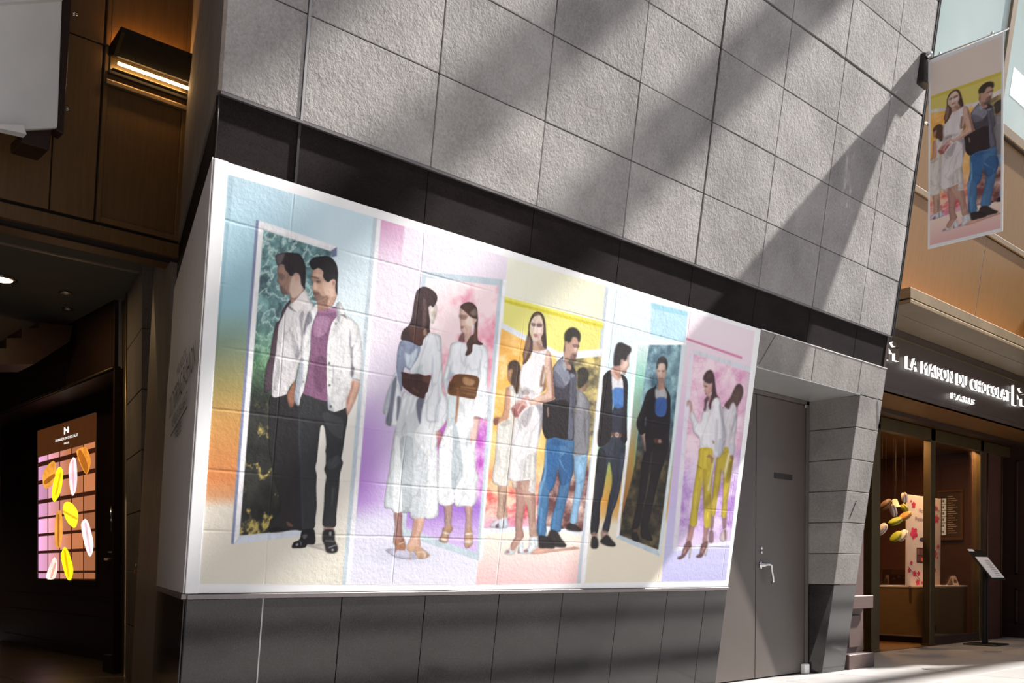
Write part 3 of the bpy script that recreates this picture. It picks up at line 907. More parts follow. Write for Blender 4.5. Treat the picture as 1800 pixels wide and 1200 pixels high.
# roof structure high above: its steel casts the soft bands of shade
roof = root('roof_frame', (10, 0, 12), 'steel beams of the glass roof high over the arcade', 'roof', kind='structure')
for (xc, w) in ((12.2, .10), (13.55, .19), (10.9, .11), (9.6, .09)):
    box('roof_beam', xc - w / 2, xc + w / 2, -6, 3.0, 12.0, 12.5, 'beam_steel', roof)
for (yc, w) in ((-.35, .26), (-1.5, .20), (-2.7, .20), (-4.0, .22), (-5.4, .22)):
    box('roof_purlin', -6, 26, yc - w / 2, yc + w / 2, 12.1, 12.4, 'beam_steel', roof)
# unseen slab added past the right edge: it keeps the sun off the shop
box('sun_blocker', 17.3, 30, 1.55, 6.0, 8.0, 8.4, 'white_paint', roof)
# ================================================================== FLAT ARTWORK (posters, screens): drawn outlines filled with coloured mesh
FR = {'A': (460, 430, 6.0), 'B': (460, 620, 6.0), 'C': (460, 790, 6.0), 'D': (670, 490, 6.0), 'E': (670, 650, 6.0), 'F': (670, 810, 6.0),
      'G': (860, 535, 6.0), 'H': (860, 690, 6.0), 'I': (860, 800, 6.0), 'J': (1030, 590, 6.66667), 'K': (1030, 760, 5.45454),
      'L': (1170, 630, 7.05882), 'M': (1170, 780, 5.45454), 'P': (0, 0, 1.0), 'Q': (40, 700, 3.3333), 'R': (1580, 840, 5.7143), 'S': (1520, 820, 3.3333)}
def PX(s):
    fr = FR['P']; out = []
    for tk in s.split():
        if tk in FR: fr = FR[tk]
        else:
            x, y = tk.split(',')
            out.append((fr[0] + float(x) / fr[2], fr[1] + float(y) / fr[2]))
    return out

def smooth_poly(P, n=3):
    out = []; k = len(P)
    for i in range(k):
        p0, p1, p2, p3 = (np.array(P[(i + j - 1) % k]) for j in range(4))
        d1, d2 = p1 - p0, p2 - p1
        out.append(tuple(p1))
        L = np.linalg.norm(p2 - p1)
        for t in range(1, n):
            u = t / n
            m1 = (p2 - p0) * 0.5; m2 = (p3 - p1) * 0.5
            for m in (m1, m2):
                lm = np.linalg.norm(m)
                if lm > L * 1.1: m *= L * 1.1 / lm
            h = (2*u**3-3*u**2+1) * p1 + (u**3-2*u**2+u) * m1 + (-2*u**3+3*u**2) * p2 + (u**3-u**2) * m2
            out.append(tuple(h))
    return out

def inside(P, X, Y):
    P = np.array(P); r = np.zeros(X.shape, bool); j = len(P) - 1
    for i in range(len(P)):
        xi, yi = P[i]; xj, yj = P[j]
        c = ((yi > Y) != (yj > Y)) & (X < (xj - xi) * (Y - yi) / (yj - yi + 1e-12) + xi)
        r ^= c; j = i
    return r

def clip_rect(P, x0, x1, y0, y1):
    def cl(P, f, g):
        out = []
        for i in range(len(P)):
            a, b = P[i - 1], P[i]
            fa, fb = f(a), f(b)
            if fa >= 0: out.append(a)
            if (fa >= 0) != (fb >= 0):
                t = fa / (fa - fb); out.append((a[0] + (b[0] - a[0]) * t, a[1] + (b[1] - a[1]) * t))
        return out
    for f in (lambda p: p[0] - x0, lambda p: x1 - p[0], lambda p: p[1] - y0, lambda p: y1 - p[1]):
        if len(P) < 3: return []
        P = cl(P, f, None)
    return P

def n2(x, y, z=0.0, o=3): return noise.fractal(Vector((x, y, z)), 0.6, 2.0, o)

class Art:
    """collects filled outlines (2-D) and turns them into one thin coloured mesh"""
    def __init__(s, to3d, step=5.0, lift=0.00012, base=0.0, pre=None, clip=None):
        s.to3d, s.step, s.lift, s.off, s.pre, s.clip = to3d, step, lift, base, pre, clip
        s.v, s.f, s.c = [], [], []
    def fill(s, poly, col, sm=True, step=None, fold=0.05, edge=None):
        P = PX(poly) if isinstance(poly, str) else list(poly)
        if sm: P = smooth_poly(P)
        inv = lambda p: p
        if s.pre:
            P = [s.pre[0](p) for p in P]; inv = s.pre[1]
        if s.clip:
            P = clip_rect(P, *s.clip)
            if len(P) < 3: return
        st = step or s.step
        A = np.array(P)
        lo, hi = A.min(0), A.max(0)
        gx, gy = np.arange(lo[0] + st * .5, hi[0], st), np.arange(lo[1] + st * .5, hi[1], st)
        pts = []
        if len(gx) and len(gy):
            X, Y = np.meshgrid(gx, gy)
            X = X + (np.arange(X.shape[0]) % 2)[:, None] * st * .5
            m = inside(P, X, Y)
            pts = list(zip(X[m], Y[m]))
        n = len(P)
        allp = [Vector((float(p[0]), float(p[1]))) for p in P + pts]
        try:
            V, E_, Fc, *_ = delaunay_2d_cdt(allp, [(i, (i + 1) % n) for i in range(n)], [], 1, 1e-5)
        except Exception:
            return
        Fk = []
        if Fc:
            cen = np.array([[(V[f[0]][k] + V[f[1]][k] + V[f[2]][k]) / 3 for k in (0, 1)] for f in Fc])
            ok = inside(P, cen[:, 0], cen[:, 1])
            Fk = [f for f, q in zip(Fc, ok) if q]
        b = len(s.v)
        s.off += s.lift
        for v in V:
            p = inv((v[0], v[1]))
            c = col(p[0], p[1]) if callable(col) else col
            if not callable(col) and fold:
                k = 1 + fold * 2.2 * n2(p[0] * .13, p[1] * .035, 3.1) + fold * n2(p[0] * .5, p[1] * .5, 1.0)
                c = tuple(max(0, min(255, q * k)) for q in c)
            s.c.append(lin(c) + (1.0,))
            s.v.append(tuple(s.to3d(v[0], v[1], s.off)))
        for f in Fk: s.f.append(tuple(b + i for i in f))
        return s
    def build(s, name, mat, parent, flip=None, **kw):
        if not s.f: return None
        o = mk(name, s.v, s.f, mat, parent, **kw)
        at = o.data.color_attributes.new('Col', 'FLOAT_COLOR', 'POINT')
        at.data.foreach_set('color', np.array(s.c, dtype=np.float32).ravel())
        # all faces look the same way
        want = Vector(flip if flip is not None else WN)
        bad = [p.index for p in o.data.polygons if p.normal.dot(want) < 0]
        if bad:
            bm = bmesh.new(); bm.from_mesh(o.data); bm.faces.ensure_lookup_table()
            bmesh.ops.reverse_faces(bm, faces=[bm.faces[i] for i in bad])
            bm.to_mesh(o.data); bm.free()
        return o

def mixc(a, b, t):
    t = max(0.0, min(1.0, t)); return tuple(p + (q - p) * t for p, q in zip(a, b))
def stops(v, L):
    if v <= L[0][0]: return L[0][1]
    for (a, ca), (b, cb) in zip(L[:-1], L[1:]):
        if v <= b: return mixc(ca, cb, (v - a) / (b - a))
    return L[-1][1]

# ---- painted colour fields (arrays of picture positions in, colours out)
def _lat(seed): return np.random.RandomState(seed).rand(256, 256)
_LAT = {}
def vn(x, y, seed):
    if seed not in _LAT: _LAT[seed] = _lat(seed)
    T = _LAT[seed]
    xi, yi = np.floor(x).astype(int), np.floor(y).astype(int)
    fx, fy = x - xi, y - yi
    fx, fy = fx * fx * (3 - 2 * fx), fy * fy * (3 - 2 * fy)
    g = lambda a, b: T[a & 255, b & 255]
    return (g(xi, yi) * (1 - fx) + g(xi + 1, yi) * fx) * (1 - fy) + (g(xi, yi + 1) * (1 - fx) + g(xi + 1, yi + 1) * fx) * fy
def fbm(x, y, seed=1, o=4):
    r, a, t = 0, 1.0, 0
    for k in range(o):
        r = r + a * (vn(x, y, seed + 31 * k) - .5); t += a; a *= .55; x = x * 2.03; y = y * 2.03
    return r / t * 2.0
def vmix(a, b, t):
    t = np.clip(t, 0, 1)[..., None]
    return np.asarray(a, float) * (1 - t) + np.asarray(b, float) * t
def vst(v, L):
    xs = [p for p, _ in L]
    return np.stack([np.interp(v, xs, [c[k] for _, c in L]) for k in range(3)], -1)
def xl(p, q, y): return p[0] + (q[0] - p[0]) * (y - p[1]) / (q[1] - p[1])
def bg1(x, y):
    left = vst(y, [(300, (178, 206, 221)), (420, (164, 202, 219)), (540, (140, 184, 198)), (600, (130, 152, 132)), (680, (164, 148, 88)), (740, (204, 148, 78)), (840, (212, 128, 70)), (872, (210, 150, 104)), (892, (218, 210, 196)), (1030, (220, 214, 200))])
    right = vst(y, [(380, (196, 220, 232)), (560, (210, 224, 232)), (640, (228, 227, 226)), (800, (228, 223, 216)), (1030, (220, 214, 200))])
    c = vmix(left, right, (x - xl((470, 400), (420, 940), y)) / 110.0)
    sh = np.clip((xl((412, 320), (358, 880), y) - x) / 3, 0, 1) * (y < 880)
    c = c * (1 - .10 * sh)[..., None]
    fs = np.clip((y - 925) / 20, 0, 1) * np.clip(1 - abs(x - 560) / 60, 0, 1) * np.clip((985 - y) / 30, 0, 1)
    return c * (1 - .06 * fs)[..., None]
def bg2(x, y):
    base = vst(y, [(390, (224, 212, 228)), (600, (226, 216, 231)), (720, (216, 204, 231)), (890, (210, 208, 231)), (1030, (218, 218, 235))])
    dl = x - xl((668, 388), (614, 1030), y)
    pk = np.clip((xl((712, 398), (706, 470), y) - x) / 2, 0, 1) * np.clip(1 - (y - 390) / 85, 0, 1)
    base = vmix(base, (212, 158, 196), pk)
    p = np.interp(y, [680, 760, 850, 880, 915, 930], [0, .8, 1, .9, .05, 0])
    c = vmix(base, vmix((174, 124, 210), (198, 168, 225), (dl - 20) / 60), p * np.clip(1 - dl / 120, 0, 1))
    sh = np.exp(-((x - 710) / 45) ** 2 - ((y - 975) / 14) ** 2)
    return c * (1 - .10 * sh)[..., None]
def bg3(x, y):
    by = 529 + (x - 886) * .265
    top = vmix((228, 228, 213), (226, 224, 192), (x - 890) / 170)
    yel = vmix((224, 219, 124), (219, 213, 114), (x - 886) / 170)
    low = vst(y, [(925, (238, 227, 211)), (960, (236, 217, 206)), (1000, (232, 194, 192)), (1030, (230, 183, 185))])
    c = vmix(top, yel, (y - by + 4) / 2)
    return vmix(c, low, (y - 690) / 10)
def bg4(x, y):
    return vst(y, [(500, (211, 222, 231)), (620, (207, 224, 233)), (700, (182, 220, 226)), (760, (146, 206, 202)), (800, (118, 168, 112)), (835, (164, 156, 72)), (880, (214, 150, 62)), (905, (216, 174, 108)), (922, (230, 219, 198)), (1030, (225, 216, 197))])
def bg5(x, y):
    return vst(y, [(550, (228, 215, 224)), (640, (226, 204, 217)), (760, (209, 180, 214)), (880, (194, 180, 224)), (960, (191, 189, 229)), (1030, (180, 178, 224))])
def tx1(x, y):
    n = fbm(x * .045, y * .03, 2, 5); w = abs(fbm(x * .05 + y * .02, y * .035 - x * .02, 5, 5)); h = fbm(x * .16, y * .13, 6, 3)
    teal = vmix((66, 92, 100), (136, 186, 186), .5 + n * .9 + h * .4)
    teal = vmix(teal, (200, 228, 224), np.clip(.13 - w, 0, 1) * 6)
    teal = vmix(teal, (74, 124, 64), np.clip((y - 560) / 80, 0, 1) * .6)
    dark = vmix((28, 29, 29), (54, 55, 51), .5 + n)
    g = abs(fbm(x * .022 + y * .012, y * .017 - x * .01, 9, 5)); g2 = fbm(x * .12, y * .1, 10, 3)
    dark = vmix(dark, (188, 168, 88), np.clip(.16 - g, 0, 1) * 8 * np.clip((y - 700) / 40, 0, 1) * np.clip(.75 + g2 * 2, 0, 1))
    return vmix(teal, dark, (y - 640) / 70)
def tx2(x, y):
    n = fbm(x * .028, y * .028, 4, 4); w = fbm(x * .06 + y * .02, y * .03 - x * .03, 7, 5)
    pink = vmix((241, 216, 222), (224, 100, 138), .16 + n * 1.0 + np.clip((y - 560) / 260, 0, 2))
    pink = vmix(pink, (250, 238, 240), np.clip(w, 0, 1) * 1.1)
    mag = vmix((180, 80, 184), (228, 194, 232), .35 + w * 1.3)
    fl_ = vmix((156, 108, 204), (200, 174, 226), (y - 890) / 60 + n * .3)
    return vmix(vmix(pink, mag, (y - 720) / 30), fl_, (y - 868) / 22)
def tx3(x, y):
    n = fbm(x * .03, y * .03, 1, 4); w = fbm(x * .05 + y * .03, y * .06 - x * .02, 6, 4)
    c = vmix((247, 202, 130), (228, 156, 54), .45 + n * .9)
    c = vmix(c, (250, 226, 180), np.clip(w - .1, 0, 1) * 1.2)
    r = vmix((240, 196, 178), (208, 60, 74), .28 + w * 1.4)
    return vmix(vmix(c, r, (y - 800) / 90), (210, 156, 194), (y - 900) / 30)
def tx3b(x, y):
    n = fbm(x * .055, y * .055, 8, 5)
    c = vmix((76, 72, 60), (226, 202, 122), .42 + n * 1.1)
    d = vmix((98, 58, 58), (216, 188, 180), .35 + n * 1.2)
    return vmix(c, d, (y - 790) / 60)
def tx4(x, y):
    n = fbm(x * .08, y * .06, 3, 5)
    c = vmix((62, 92, 110), (150, 190, 200), .42 + n * 1.0)
    d = vmix((40, 36, 33), (104, 90, 60), .36 + n * 1.0)
    return vmix(c, d, (y - 730) / 80)
def tx4w(x, y): return vst(y, [(606, (200, 216, 218)), (660, (132, 192, 175)), (740, (136, 154, 134)), (800, (178, 140, 74)), (900, (154, 96, 48))])
def tx5(x, y):
    n = fbm(x * .05, y * .05, 12, 4); r = abs(fbm(x * .06, y * .06, 15, 3))
    c = vmix((234, 209, 220), (208, 134, 180), .20 + n * .8 + np.clip(.12 - r, 0, 1) * 2.6)
    d = vmix((216, 195, 229), (158, 106, 194), .30 + n * .9 + np.clip(.12 - r, 0, 1) * 2)
    c = vmix(c, d, (y - 780) / 60)
    c = vmix(c, (210, 191, 225), (y - 925) / 30)
    side = np.where((y < 790)[..., None], np.array((204, 171, 193.)), np.array((176, 151, 210.)))
    t = np.clip((x - xl((1302, 700), (1280, 940), y)) / 14, 0, 1)[..., None]
    return c * (1 - t) + side * t

# ---- outlines of the printed figures: (label, [(outline, colour), ...])
SK, SKL, SKD = (200, 158, 140), (226, 196, 180), (150, 110, 96)
FIG = {}
FIG['manA2'] = ('printed mirror image of the man in the pale shirt', [
 ('A 310,570 250,640 215,700 190,790 150,830 110,1000 80,1200 B 60,100 40,200 30,400 45,420 100,380 110,300 130,150 145,20 A 160,1050 180,870 230,750 280,650 300,620', (78, 58, 72)),
 ('B 105,440 265,430 300,575 400,540 430,700 430,1150 C 440,300 440,840 340,845 200,862 90,872 75,860 90,740 150,700 188,640 185,520 165,420 135,330 110,190 B 110,1180 85,1050 75,900 80,600', (36, 33, 37)),
 ('A 455,478 490,560 540,640 530,760 450,900 430,1200 B 400,100 370,200 350,290 300,350 265,430 240,445 135,470 105,440 110,350 120,200 145,20 A 150,1150 165,1000 180,850 230,740 275,650 310,625 380,560', (204, 200, 204)),
 ('A 395,760 440,700 430,860 440,1000 400,1150 360,900 380,1000 350,1180 390,1190 420,1000', (120, 118, 128)),
 ('A 280,880 330,930 370,1060 350,1180 320,1000', (168, 165, 172)),
 ('A 275,650 300,640 370,710 340,700 300,680', (60, 56, 66)),
 ('A 455,478 490,560 460,620 375,705 300,640 350,590', (218, 212, 212)),
 ('B 150,150 180,60 200,240 160,360 120,400', (176, 172, 178)),
 ('A 170,218 205,205 235,215 255,275 280,300 300,330 325,325 345,300 370,295 395,310 408,350 415,410 430,440 450,475 400,530 350,590 310,620 300,560 280,520 240,525 215,510 200,470 190,420 160,395 165,370 175,330 165,300', (160, 126, 112)),
 ('A 310,360 345,325 400,330 415,420 440,465 380,540 320,560 290,480', (208, 180, 166)),
 ('A 345,310 375,300 395,330 385,370 355,380', (196, 150, 140)),
 ('A 178,310 215,300 240,330 225,370 200,375 185,345', (112, 86, 80)),
 ('A 195,430 245,460 270,520 235,522 205,500', (108, 88, 86)),
 ('A 145,130 165,100 210,88 270,82 330,85 390,95 425,130 450,190 462,250 463,330 460,400 455,470 430,440 415,410 408,350 395,310 370,295 345,300 325,325 300,330 280,300 255,275 240,240 235,215 205,205 170,218 155,185', (48, 41, 45)),
 ('A 145,130 165,100 240,88 230,140 200,200 170,215 155,185', (104, 96, 100)),
 ('B 330,310 350,300 352,480 330,560 310,575 285,540 268,440 300,380', (168, 106, 82)),
 ('B 150,480 165,700 140,1000 130,1180 120,1180 130,900 145,650', (22, 20, 24)),
 ('C 80,840 140,815 220,830 260,850 200,868 90,872', (16, 15, 18)),
 ('C 265,755 320,790 320,815 270,800', (152, 96, 72)),
])
FIG['manA'] = ('printed man in open pale shirt over purple top and black trousers', [
 ('C 560,1000 650,1000 680,1060 600,1045 470,1010', (196, 190, 182)),
 ('B 430,420 520,460 600,490 700,505 705,590 760,615 885,575 905,690 880,850 860,1000 840,1110 855,1150 C 855,150 825,260 815,400 800,550 785,700 780,805 720,825 660,815 640,780 655,600 665,400 680,280 660,210 675,150 675,30 B 670,1050 680,950 665,800 645,760 620,780 605,900 590,1050 580,1150 C 585,110 565,190 580,270 575,400 580,600 565,720 550,830 430,850 430,600 410,300 400,0 B 385,900 380,700 385,560 410,480', (46, 46, 50)),
 ('B 640,640 760,650 860,720 850,900 780,880 700,800', (60, 62, 66)),
 ('C 700,120 800,60 830,130 760,200 700,200', (62, 66, 72)),
 ('C 740,400 770,410 740,600 730,600', (70, 74, 80)),
 ('B 395,560 405,900 C 425,300 440,830 425,830 410,300 B 385,900', (58, 66, 78)),
 ('C 660,815 755,825 745,870 665,865', (150, 110, 100)),
 ('C 320,1010 340,975 400,945 430,850 540,835 560,870 560,990 480,1000 460,1030 380,1040 320,1035', (17, 16, 20)),
 ('C 655,850 745,840 770,870 770,950 800,1020 795,1075 740,1092 680,1075 660,1000 640,950', (17, 16, 20)),
 ('C 358,993 385,988 380,1012 362,1014', (214, 214, 222)), ('C 735,1048 762,1050 756,1068 738,1066', (220, 220, 226)),
 ('C 395,955 420,985 414,1020 408,988', (170, 168, 180)), ('C 670,955 770,960 770,968 670,965', (160, 158, 172)),
 ('C 700,1030 790,1000 792,1008 705,1040', (180, 178, 190)), ('C 710,870 735,868 732,905 712,900', (200, 200, 212)),
 ('C 430,900 480,895 470,930 440,940', (120, 118, 128)),
 ('A 590,690 700,670 790,660 800,740 745,820 710,950 690,1100 685,1190 B 685,200 690,400 700,505 600,490 520,460 430,420 470,300 500,100 505,0 A 510,1150 515,950 530,860 570,760', (128, 84, 118)),
 ('A 560,780 640,750 720,780 690,900 640,960 560,960', (160, 118, 152)),
 ('B 560,60 680,60 685,300 620,420 560,350', (112, 70, 102)),
 ('A 590,690 700,672 790,660 795,700 700,720 600,715', (150, 104, 138)),
 ('A 580,620 540,660 500,700 470,760 440,900 420,1100 415,1190 B 410,60 400,120 370,260 345,500 390,555 410,470 440,400 480,200 505,0 A 510,1100 515,950 530,850 580,720 595,660', (216, 216, 219)),
 ('B 410,60 437,50 430,300 405,380 390,555 345,500 370,250', (162, 168, 182)),
 ('A 470,760 510,700 530,800 480,860 450,960 440,900', (120, 120, 132)),
 ('A 790,640 820,600 870,690 900,750 960,790 1020,860 1050,1000 1060,1150 B 1060,100 1050,200 1035,310 950,290 945,350 900,470 885,575 760,625 750,600 705,600 695,450 685,200 690,0 A 690,1100 705,980 740,830 790,760 800,700', (220, 220, 222)),
 ('B 700,420 720,520 760,600 750,600 705,600 695,480', (160, 166, 182)),
 ('A 930,880 945,1000 942,1080 985,1040 1012,880 1000,1000 960,1110 960,1190 940,1190 925,1040', (122, 122, 134)),
 ('B 940,0 962,140 980,160 955,260 935,230 942,100', (74, 74, 90)), ('B 955,265 1035,285 1035,295 955,275', (120, 122, 134)),
 ('B 740,120 765,160 750,320 738,310 752,200', (176, 180, 190)),
 ('A 820,735 880,742 920,850 900,790 860,757', (66, 64, 74)), ('A 785,640 812,615 828,760 812,820 790,780', (150, 150, 160)),
 ('A 775,825 790,825 790,840 775,840', (40, 40, 50)), ('B 700,98 722,100 720,122 700,120', (46, 48, 60)), ('B 705,330 725,332 724,352 705,350', (46, 48, 60)), ('B 718,552 740,555 738,578 718,575', (40, 40, 50)), ('B 430,298 444,300 442,314 430,312', (46, 48, 60)),
 ('B 950,290 1035,315 1010,440 960,560 915,650 900,660 890,580 895,490 940,380', (212, 162, 142)),
 ('B 950,300 975,305 930,470 905,560 895,500 935,400', (176, 122, 104)),
 ('A 530,255 550,265 590,245 625,260 650,290 645,330 665,370 700,395 735,370 765,365 782,390 775,430 780,490 795,530 770,600 740,650 600,690 590,610 570,585 555,540 540,480 530,460 540,400 525,360 520,330 535,300', (198, 158, 138)),
 ('A 640,400 700,400 735,380 780,490 790,540 720,545 670,520', (214, 180, 162)),
 ('A 545,485 600,495 640,540 705,540 640,582 590,595 565,580 555,530', (128, 100, 88)),
 ('A 590,600 640,585 705,548 690,620 700,670 600,690', (142, 106, 92)),
 ('A 535,345 600,358 632,392 600,414 560,394', (150, 114, 100)), ('A 522,330 560,336 602,350 602,362 560,350 520,342', (66, 50, 46)), ('A 574,378 612,384 610,398 584,397', (52, 40, 40)), ('A 562,410 580,455 552,470 562,440', (166, 128, 110)),
 ('A 555,300 640,320 630,340 560,325', (212, 176, 158)),
 ('A 540,400 568,402 578,458 545,472 530,460', (228, 194, 174)), ('A 545,505 600,515 590,530 555,528', (112, 62, 62)),
 ('A 735,372 765,368 780,395 770,440 745,450 735,410', (206, 166, 150)), ('A 745,390 768,392 762,425 748,425', (150, 96, 88)),
 ('A 500,190 530,150 570,130 640,120 700,122 750,150 785,200 800,250 805,320 800,400 800,470 795,530 780,490 775,430 782,390 765,365 735,370 700,395 665,370 645,330 650,290 625,260 590,245 550,265 525,250', (38, 34, 38)),
])
FIG['womB'] = ('printed woman seen from behind in white blouse, brown belt and long pale skirt', [
 ('F 50,930 260,940 380,1000 380,1030 180,1020', (190, 188, 214)),
 ('F 138,540 218,540 218,680 225,790 240,840 180,850 130,830 150,700', (152, 106, 96)),
 ('F 350,600 450,595 440,700 410,800 410,905 300,905 270,890 300,830 330,720', (216, 172, 152)), ('F 355,610 390,610 370,760 320,840 345,720', (186, 140, 124)),
 ('F 130,840 215,830 235,800 245,840 262,910 240,940 165,940 155,965 145,960 150,900', (162, 106, 76)),
 ('F 270,905 400,905 460,940 510,990 490,1015 400,1030 350,960 315,950 305,1038 295,1038 300,970', (204, 158, 122)),
 ('F 350,965 460,950 470,1020 455,1020 440,965', (232, 224, 220)), ('F 185,870 240,850 242,858 190,880', (226, 214, 208)),
 ('E 240,225 300,250 400,290 470,300 520,580 600,640 590,760 600,1190 F 600,540 580,590 400,600 310,600 300,535 140,545 100,500 35,490 50,300 90,60 E 90,1000 130,700 160,560 200,330', (202, 209, 215)),
 ('E 440,560 560,640 590,800 600,1190 F 600,540 580,590 470,600 480,300 490,30 E 480,900 350,700', (224, 227, 232)),
 ('E 200,720 330,720 340,1190 F 330,200 310,520 220,530 210,200 215,30 E 190,900', (178, 187, 194)),
 ('E 150,700 190,720 205,1190 F 215,300 210,530 130,520 130,300 140,40 E 140,1000', (224, 229, 233)),
 ('F 370,60 400,40 420,300 380,590 350,590 380,300', (186, 194, 202)), ('F 480,60 500,60 490,300 470,590 455,590 470,300', (196, 203, 210)),
 ('E 230,300 250,230 280,230 230,420', (236, 238, 244)), ('E 300,280 330,270 280,470 265,460', (238, 240, 246)), ('E 360,300 395,290 320,460 310,450', (236, 238, 244)),
 ('D 215,640 250,600 450,600 500,570 560,575 620,600 635,650 640,850 650,1000 650,1190 E 690,300 690,520 600,640 520,620 410,580 430,400 470,250 540,50 D 530,1000 460,1020 400,990 310,1000 290,1000 300,970 250,930 220,1000 200,1100 210,1190 E 215,250 170,480 150,590 45,575 50,490 15,440 60,250 130,50 D 165,960 165,850 180,720', (224, 228, 235)),
 ('D 215,650 290,655 410,700 390,820 330,920 300,960 250,930 230,1000 215,1190 165,1000 165,850 180,720', (138, 150, 178)),
 ('D 250,780 300,800 380,730 370,820 310,940 270,930', (198, 212, 226)),
 ('D 440,900 430,960 455,1015 400,1000 330,990 360,940', (196, 210, 218)),
 ('E 110,150 165,60 140,300 100,585 50,560 70,400', (108, 110, 130)), ('E 60,250 110,150 80,400 45,470 20,440', (176, 182, 194)),
 ('E 170,280 210,300 180,500 160,540 165,400', (110, 112, 128)),
 ('E 400,290 465,265 430,420 410,570 380,480 370,350', (104, 104, 126)),
 ('D 215,980 310,1000 400,1000 460,1020 525,1020 510,1100 490,1190 E 470,250 450,300 400,290 330,260 270,215 220,160 215,50', (72, 46, 44)),
 ('E 330,180 400,230 380,250 330,200', (112, 66, 58)), ('D 440,1030 520,1030 505,1100 450,1080', (112, 72, 62)),
 ('E 500,250 488,520 600,532 600,542 480,532 490,300', (150, 155, 170)), ('D 540,790 550,900 540,1100 530,1190 530,900', (176, 186, 202)),
 ('E 560,440 590,300 600,100 620,300 600,520 570,560', (198, 204, 216)),
 ('E 580,645 630,645 645,700 620,760 590,815 578,800 600,730 585,740', (184, 124, 112)),
 ('D 520,280 545,300 575,265 592,320 582,380 560,440 545,475 520,450 505,400 505,320', (228, 218, 212)),
 ('D 530,340 575,345 565,400 530,380', (206, 186, 176)),
 ('D 375,130 410,95 455,82 500,95 550,125 585,170 590,215 575,260 545,300 520,280 500,300 505,370 515,440 510,520 515,560 480,580 445,640 430,700 390,705 320,670 260,650 210,640 215,580 240,530 290,490 320,420 335,330 350,230', (62, 43, 46)),
 ('D 290,500 400,520 510,550 440,640 420,695 330,660', (86, 54, 47)), ('D 440,200 480,250 470,500 430,510 440,350', (98, 74, 72)),
 ('D 370,200 395,160 360,400 330,470 345,330', (84, 62, 64)), ('D 445,540 470,530 480,580 450,600', (206, 176, 150)),
])
FIG['womB2'] = ('printed mirror image of the woman with the brown belt', [
 ('F 668,450 745,450 745,560 740,680 755,720 680,700 670,560', (176, 142, 126)), ('F 885,460 960,470 955,600 950,740 890,740 895,600', (192, 152, 136)),
 ('F 660,700 745,690 750,730 720,770 695,860 610,835 640,770', (182, 142, 106)), ('F 890,730 955,720 965,860 930,912 890,910 878,860', (188, 148, 112)),
 ('F 650,745 720,763 718,777 648,760', (236, 236, 240)), ('F 630,808 692,830 695,848 625,824', (236, 236, 240)), ('F 885,764 962,758 962,772 885,779', (236, 236, 240)), ('F 878,846 968,846 966,860 880,862', (236, 236, 240)),
 ('E 705,250 830,285 980,310 990,480 1000,740 990,850 1000,1050 1030,1140 1015,1180 F 1010,240 1000,430 960,475 900,470 780,475 771,340 765,330 760,450 600,440 600,30 E 610,800 690,560 690,300', (226, 230, 235)),
 ('E 760,560 800,600 860,1000 850,1150 F 850,180 780,300 768,330 740,250 740,30 E 750,900', (180, 191, 199)),
 ('E 700,290 790,290 780,560 720,600 690,540', (196, 208, 214)), ('E 940,600 980,700 900,830 890,760', (192, 201, 211)), ('E 965,330 1000,330 970,470', (196, 200, 208)),
 ('D 740,680 830,660 890,680 1000,690 1090,700 1120,760 1130,900 1120,1100 1130,1190 E 1140,250 1120,520 1040,500 960,490 990,300 1020,90 D 1030,1040 900,1005 780,1010 730,1040 700,1190 E 690,300 650,100 D 655,1030 690,900 720,760', (227, 231, 238)),
 ('D 760,860 740,980 790,1005 720,1060 700,1180 680,1100 720,960', (186, 196, 210)), ('D 1040,840 1060,860 1030,1040 1025,940', (202, 210, 222)),
 ('D 780,1010 900,1008 1030,1045 1010,1190 E 980,305 830,280 705,250 720,120 D 735,1080', (108, 68, 38)),
 ('D 870,1035 985,1075 955,1125 870,1105', (178, 134, 94)), ('E 830,170 1000,190 990,205 840,190', (170, 116, 72)), ('E 860,235 985,255 985,270 880,255', (150, 96, 56)), ('E 725,150 780,140 760,200 720,220', (84, 52, 30)),
 ('E 805,180 825,240 810,420 790,570 780,540 795,300', (152, 96, 60)),
 ('E 975,490 1035,500 1030,600 1015,690 1000,740 935,778 940,740 930,715 945,640 970,570', (218, 178, 168)), ('E 985,488 1040,495 1035,520 980,515', (120, 100, 104)),
 ('D 850,570 880,575 885,660 815,655', (96, 72, 64)),
 ('D 835,310 870,340 910,380 950,400 1010,420 1000,470 960,500 945,570 940,650 900,665 880,640 880,570 845,560 835,500 830,440 825,390', (216, 182, 166)),
 ('D 900,400 950,410 970,480 930,500 895,470', (238, 220, 210)), ('D 825,378 905,385 902,418 870,430 835,420', (134, 98, 86)), ('D 838,498 872,505 850,530', (150, 78, 84)), ('D 880,580 940,580 915,660 885,640', (196, 158, 142)),
 ('D 835,290 860,265 920,245 970,260 1005,300 1015,360 1020,430 1015,520 1020,640 1075,685 1040,700 970,690 960,760 930,800 885,805 905,740 900,680 945,600 975,580 985,480 1010,430 970,415 930,390 890,350 840,310', (86, 63, 56)),
 ('D 940,350 1000,310 1012,380 960,385', (152, 128, 118)), ('D 985,520 1005,520 1000,640 975,660', (130, 96, 76)), ('D 955,490 980,490 970,580 955,570', (230, 236, 240)),
])
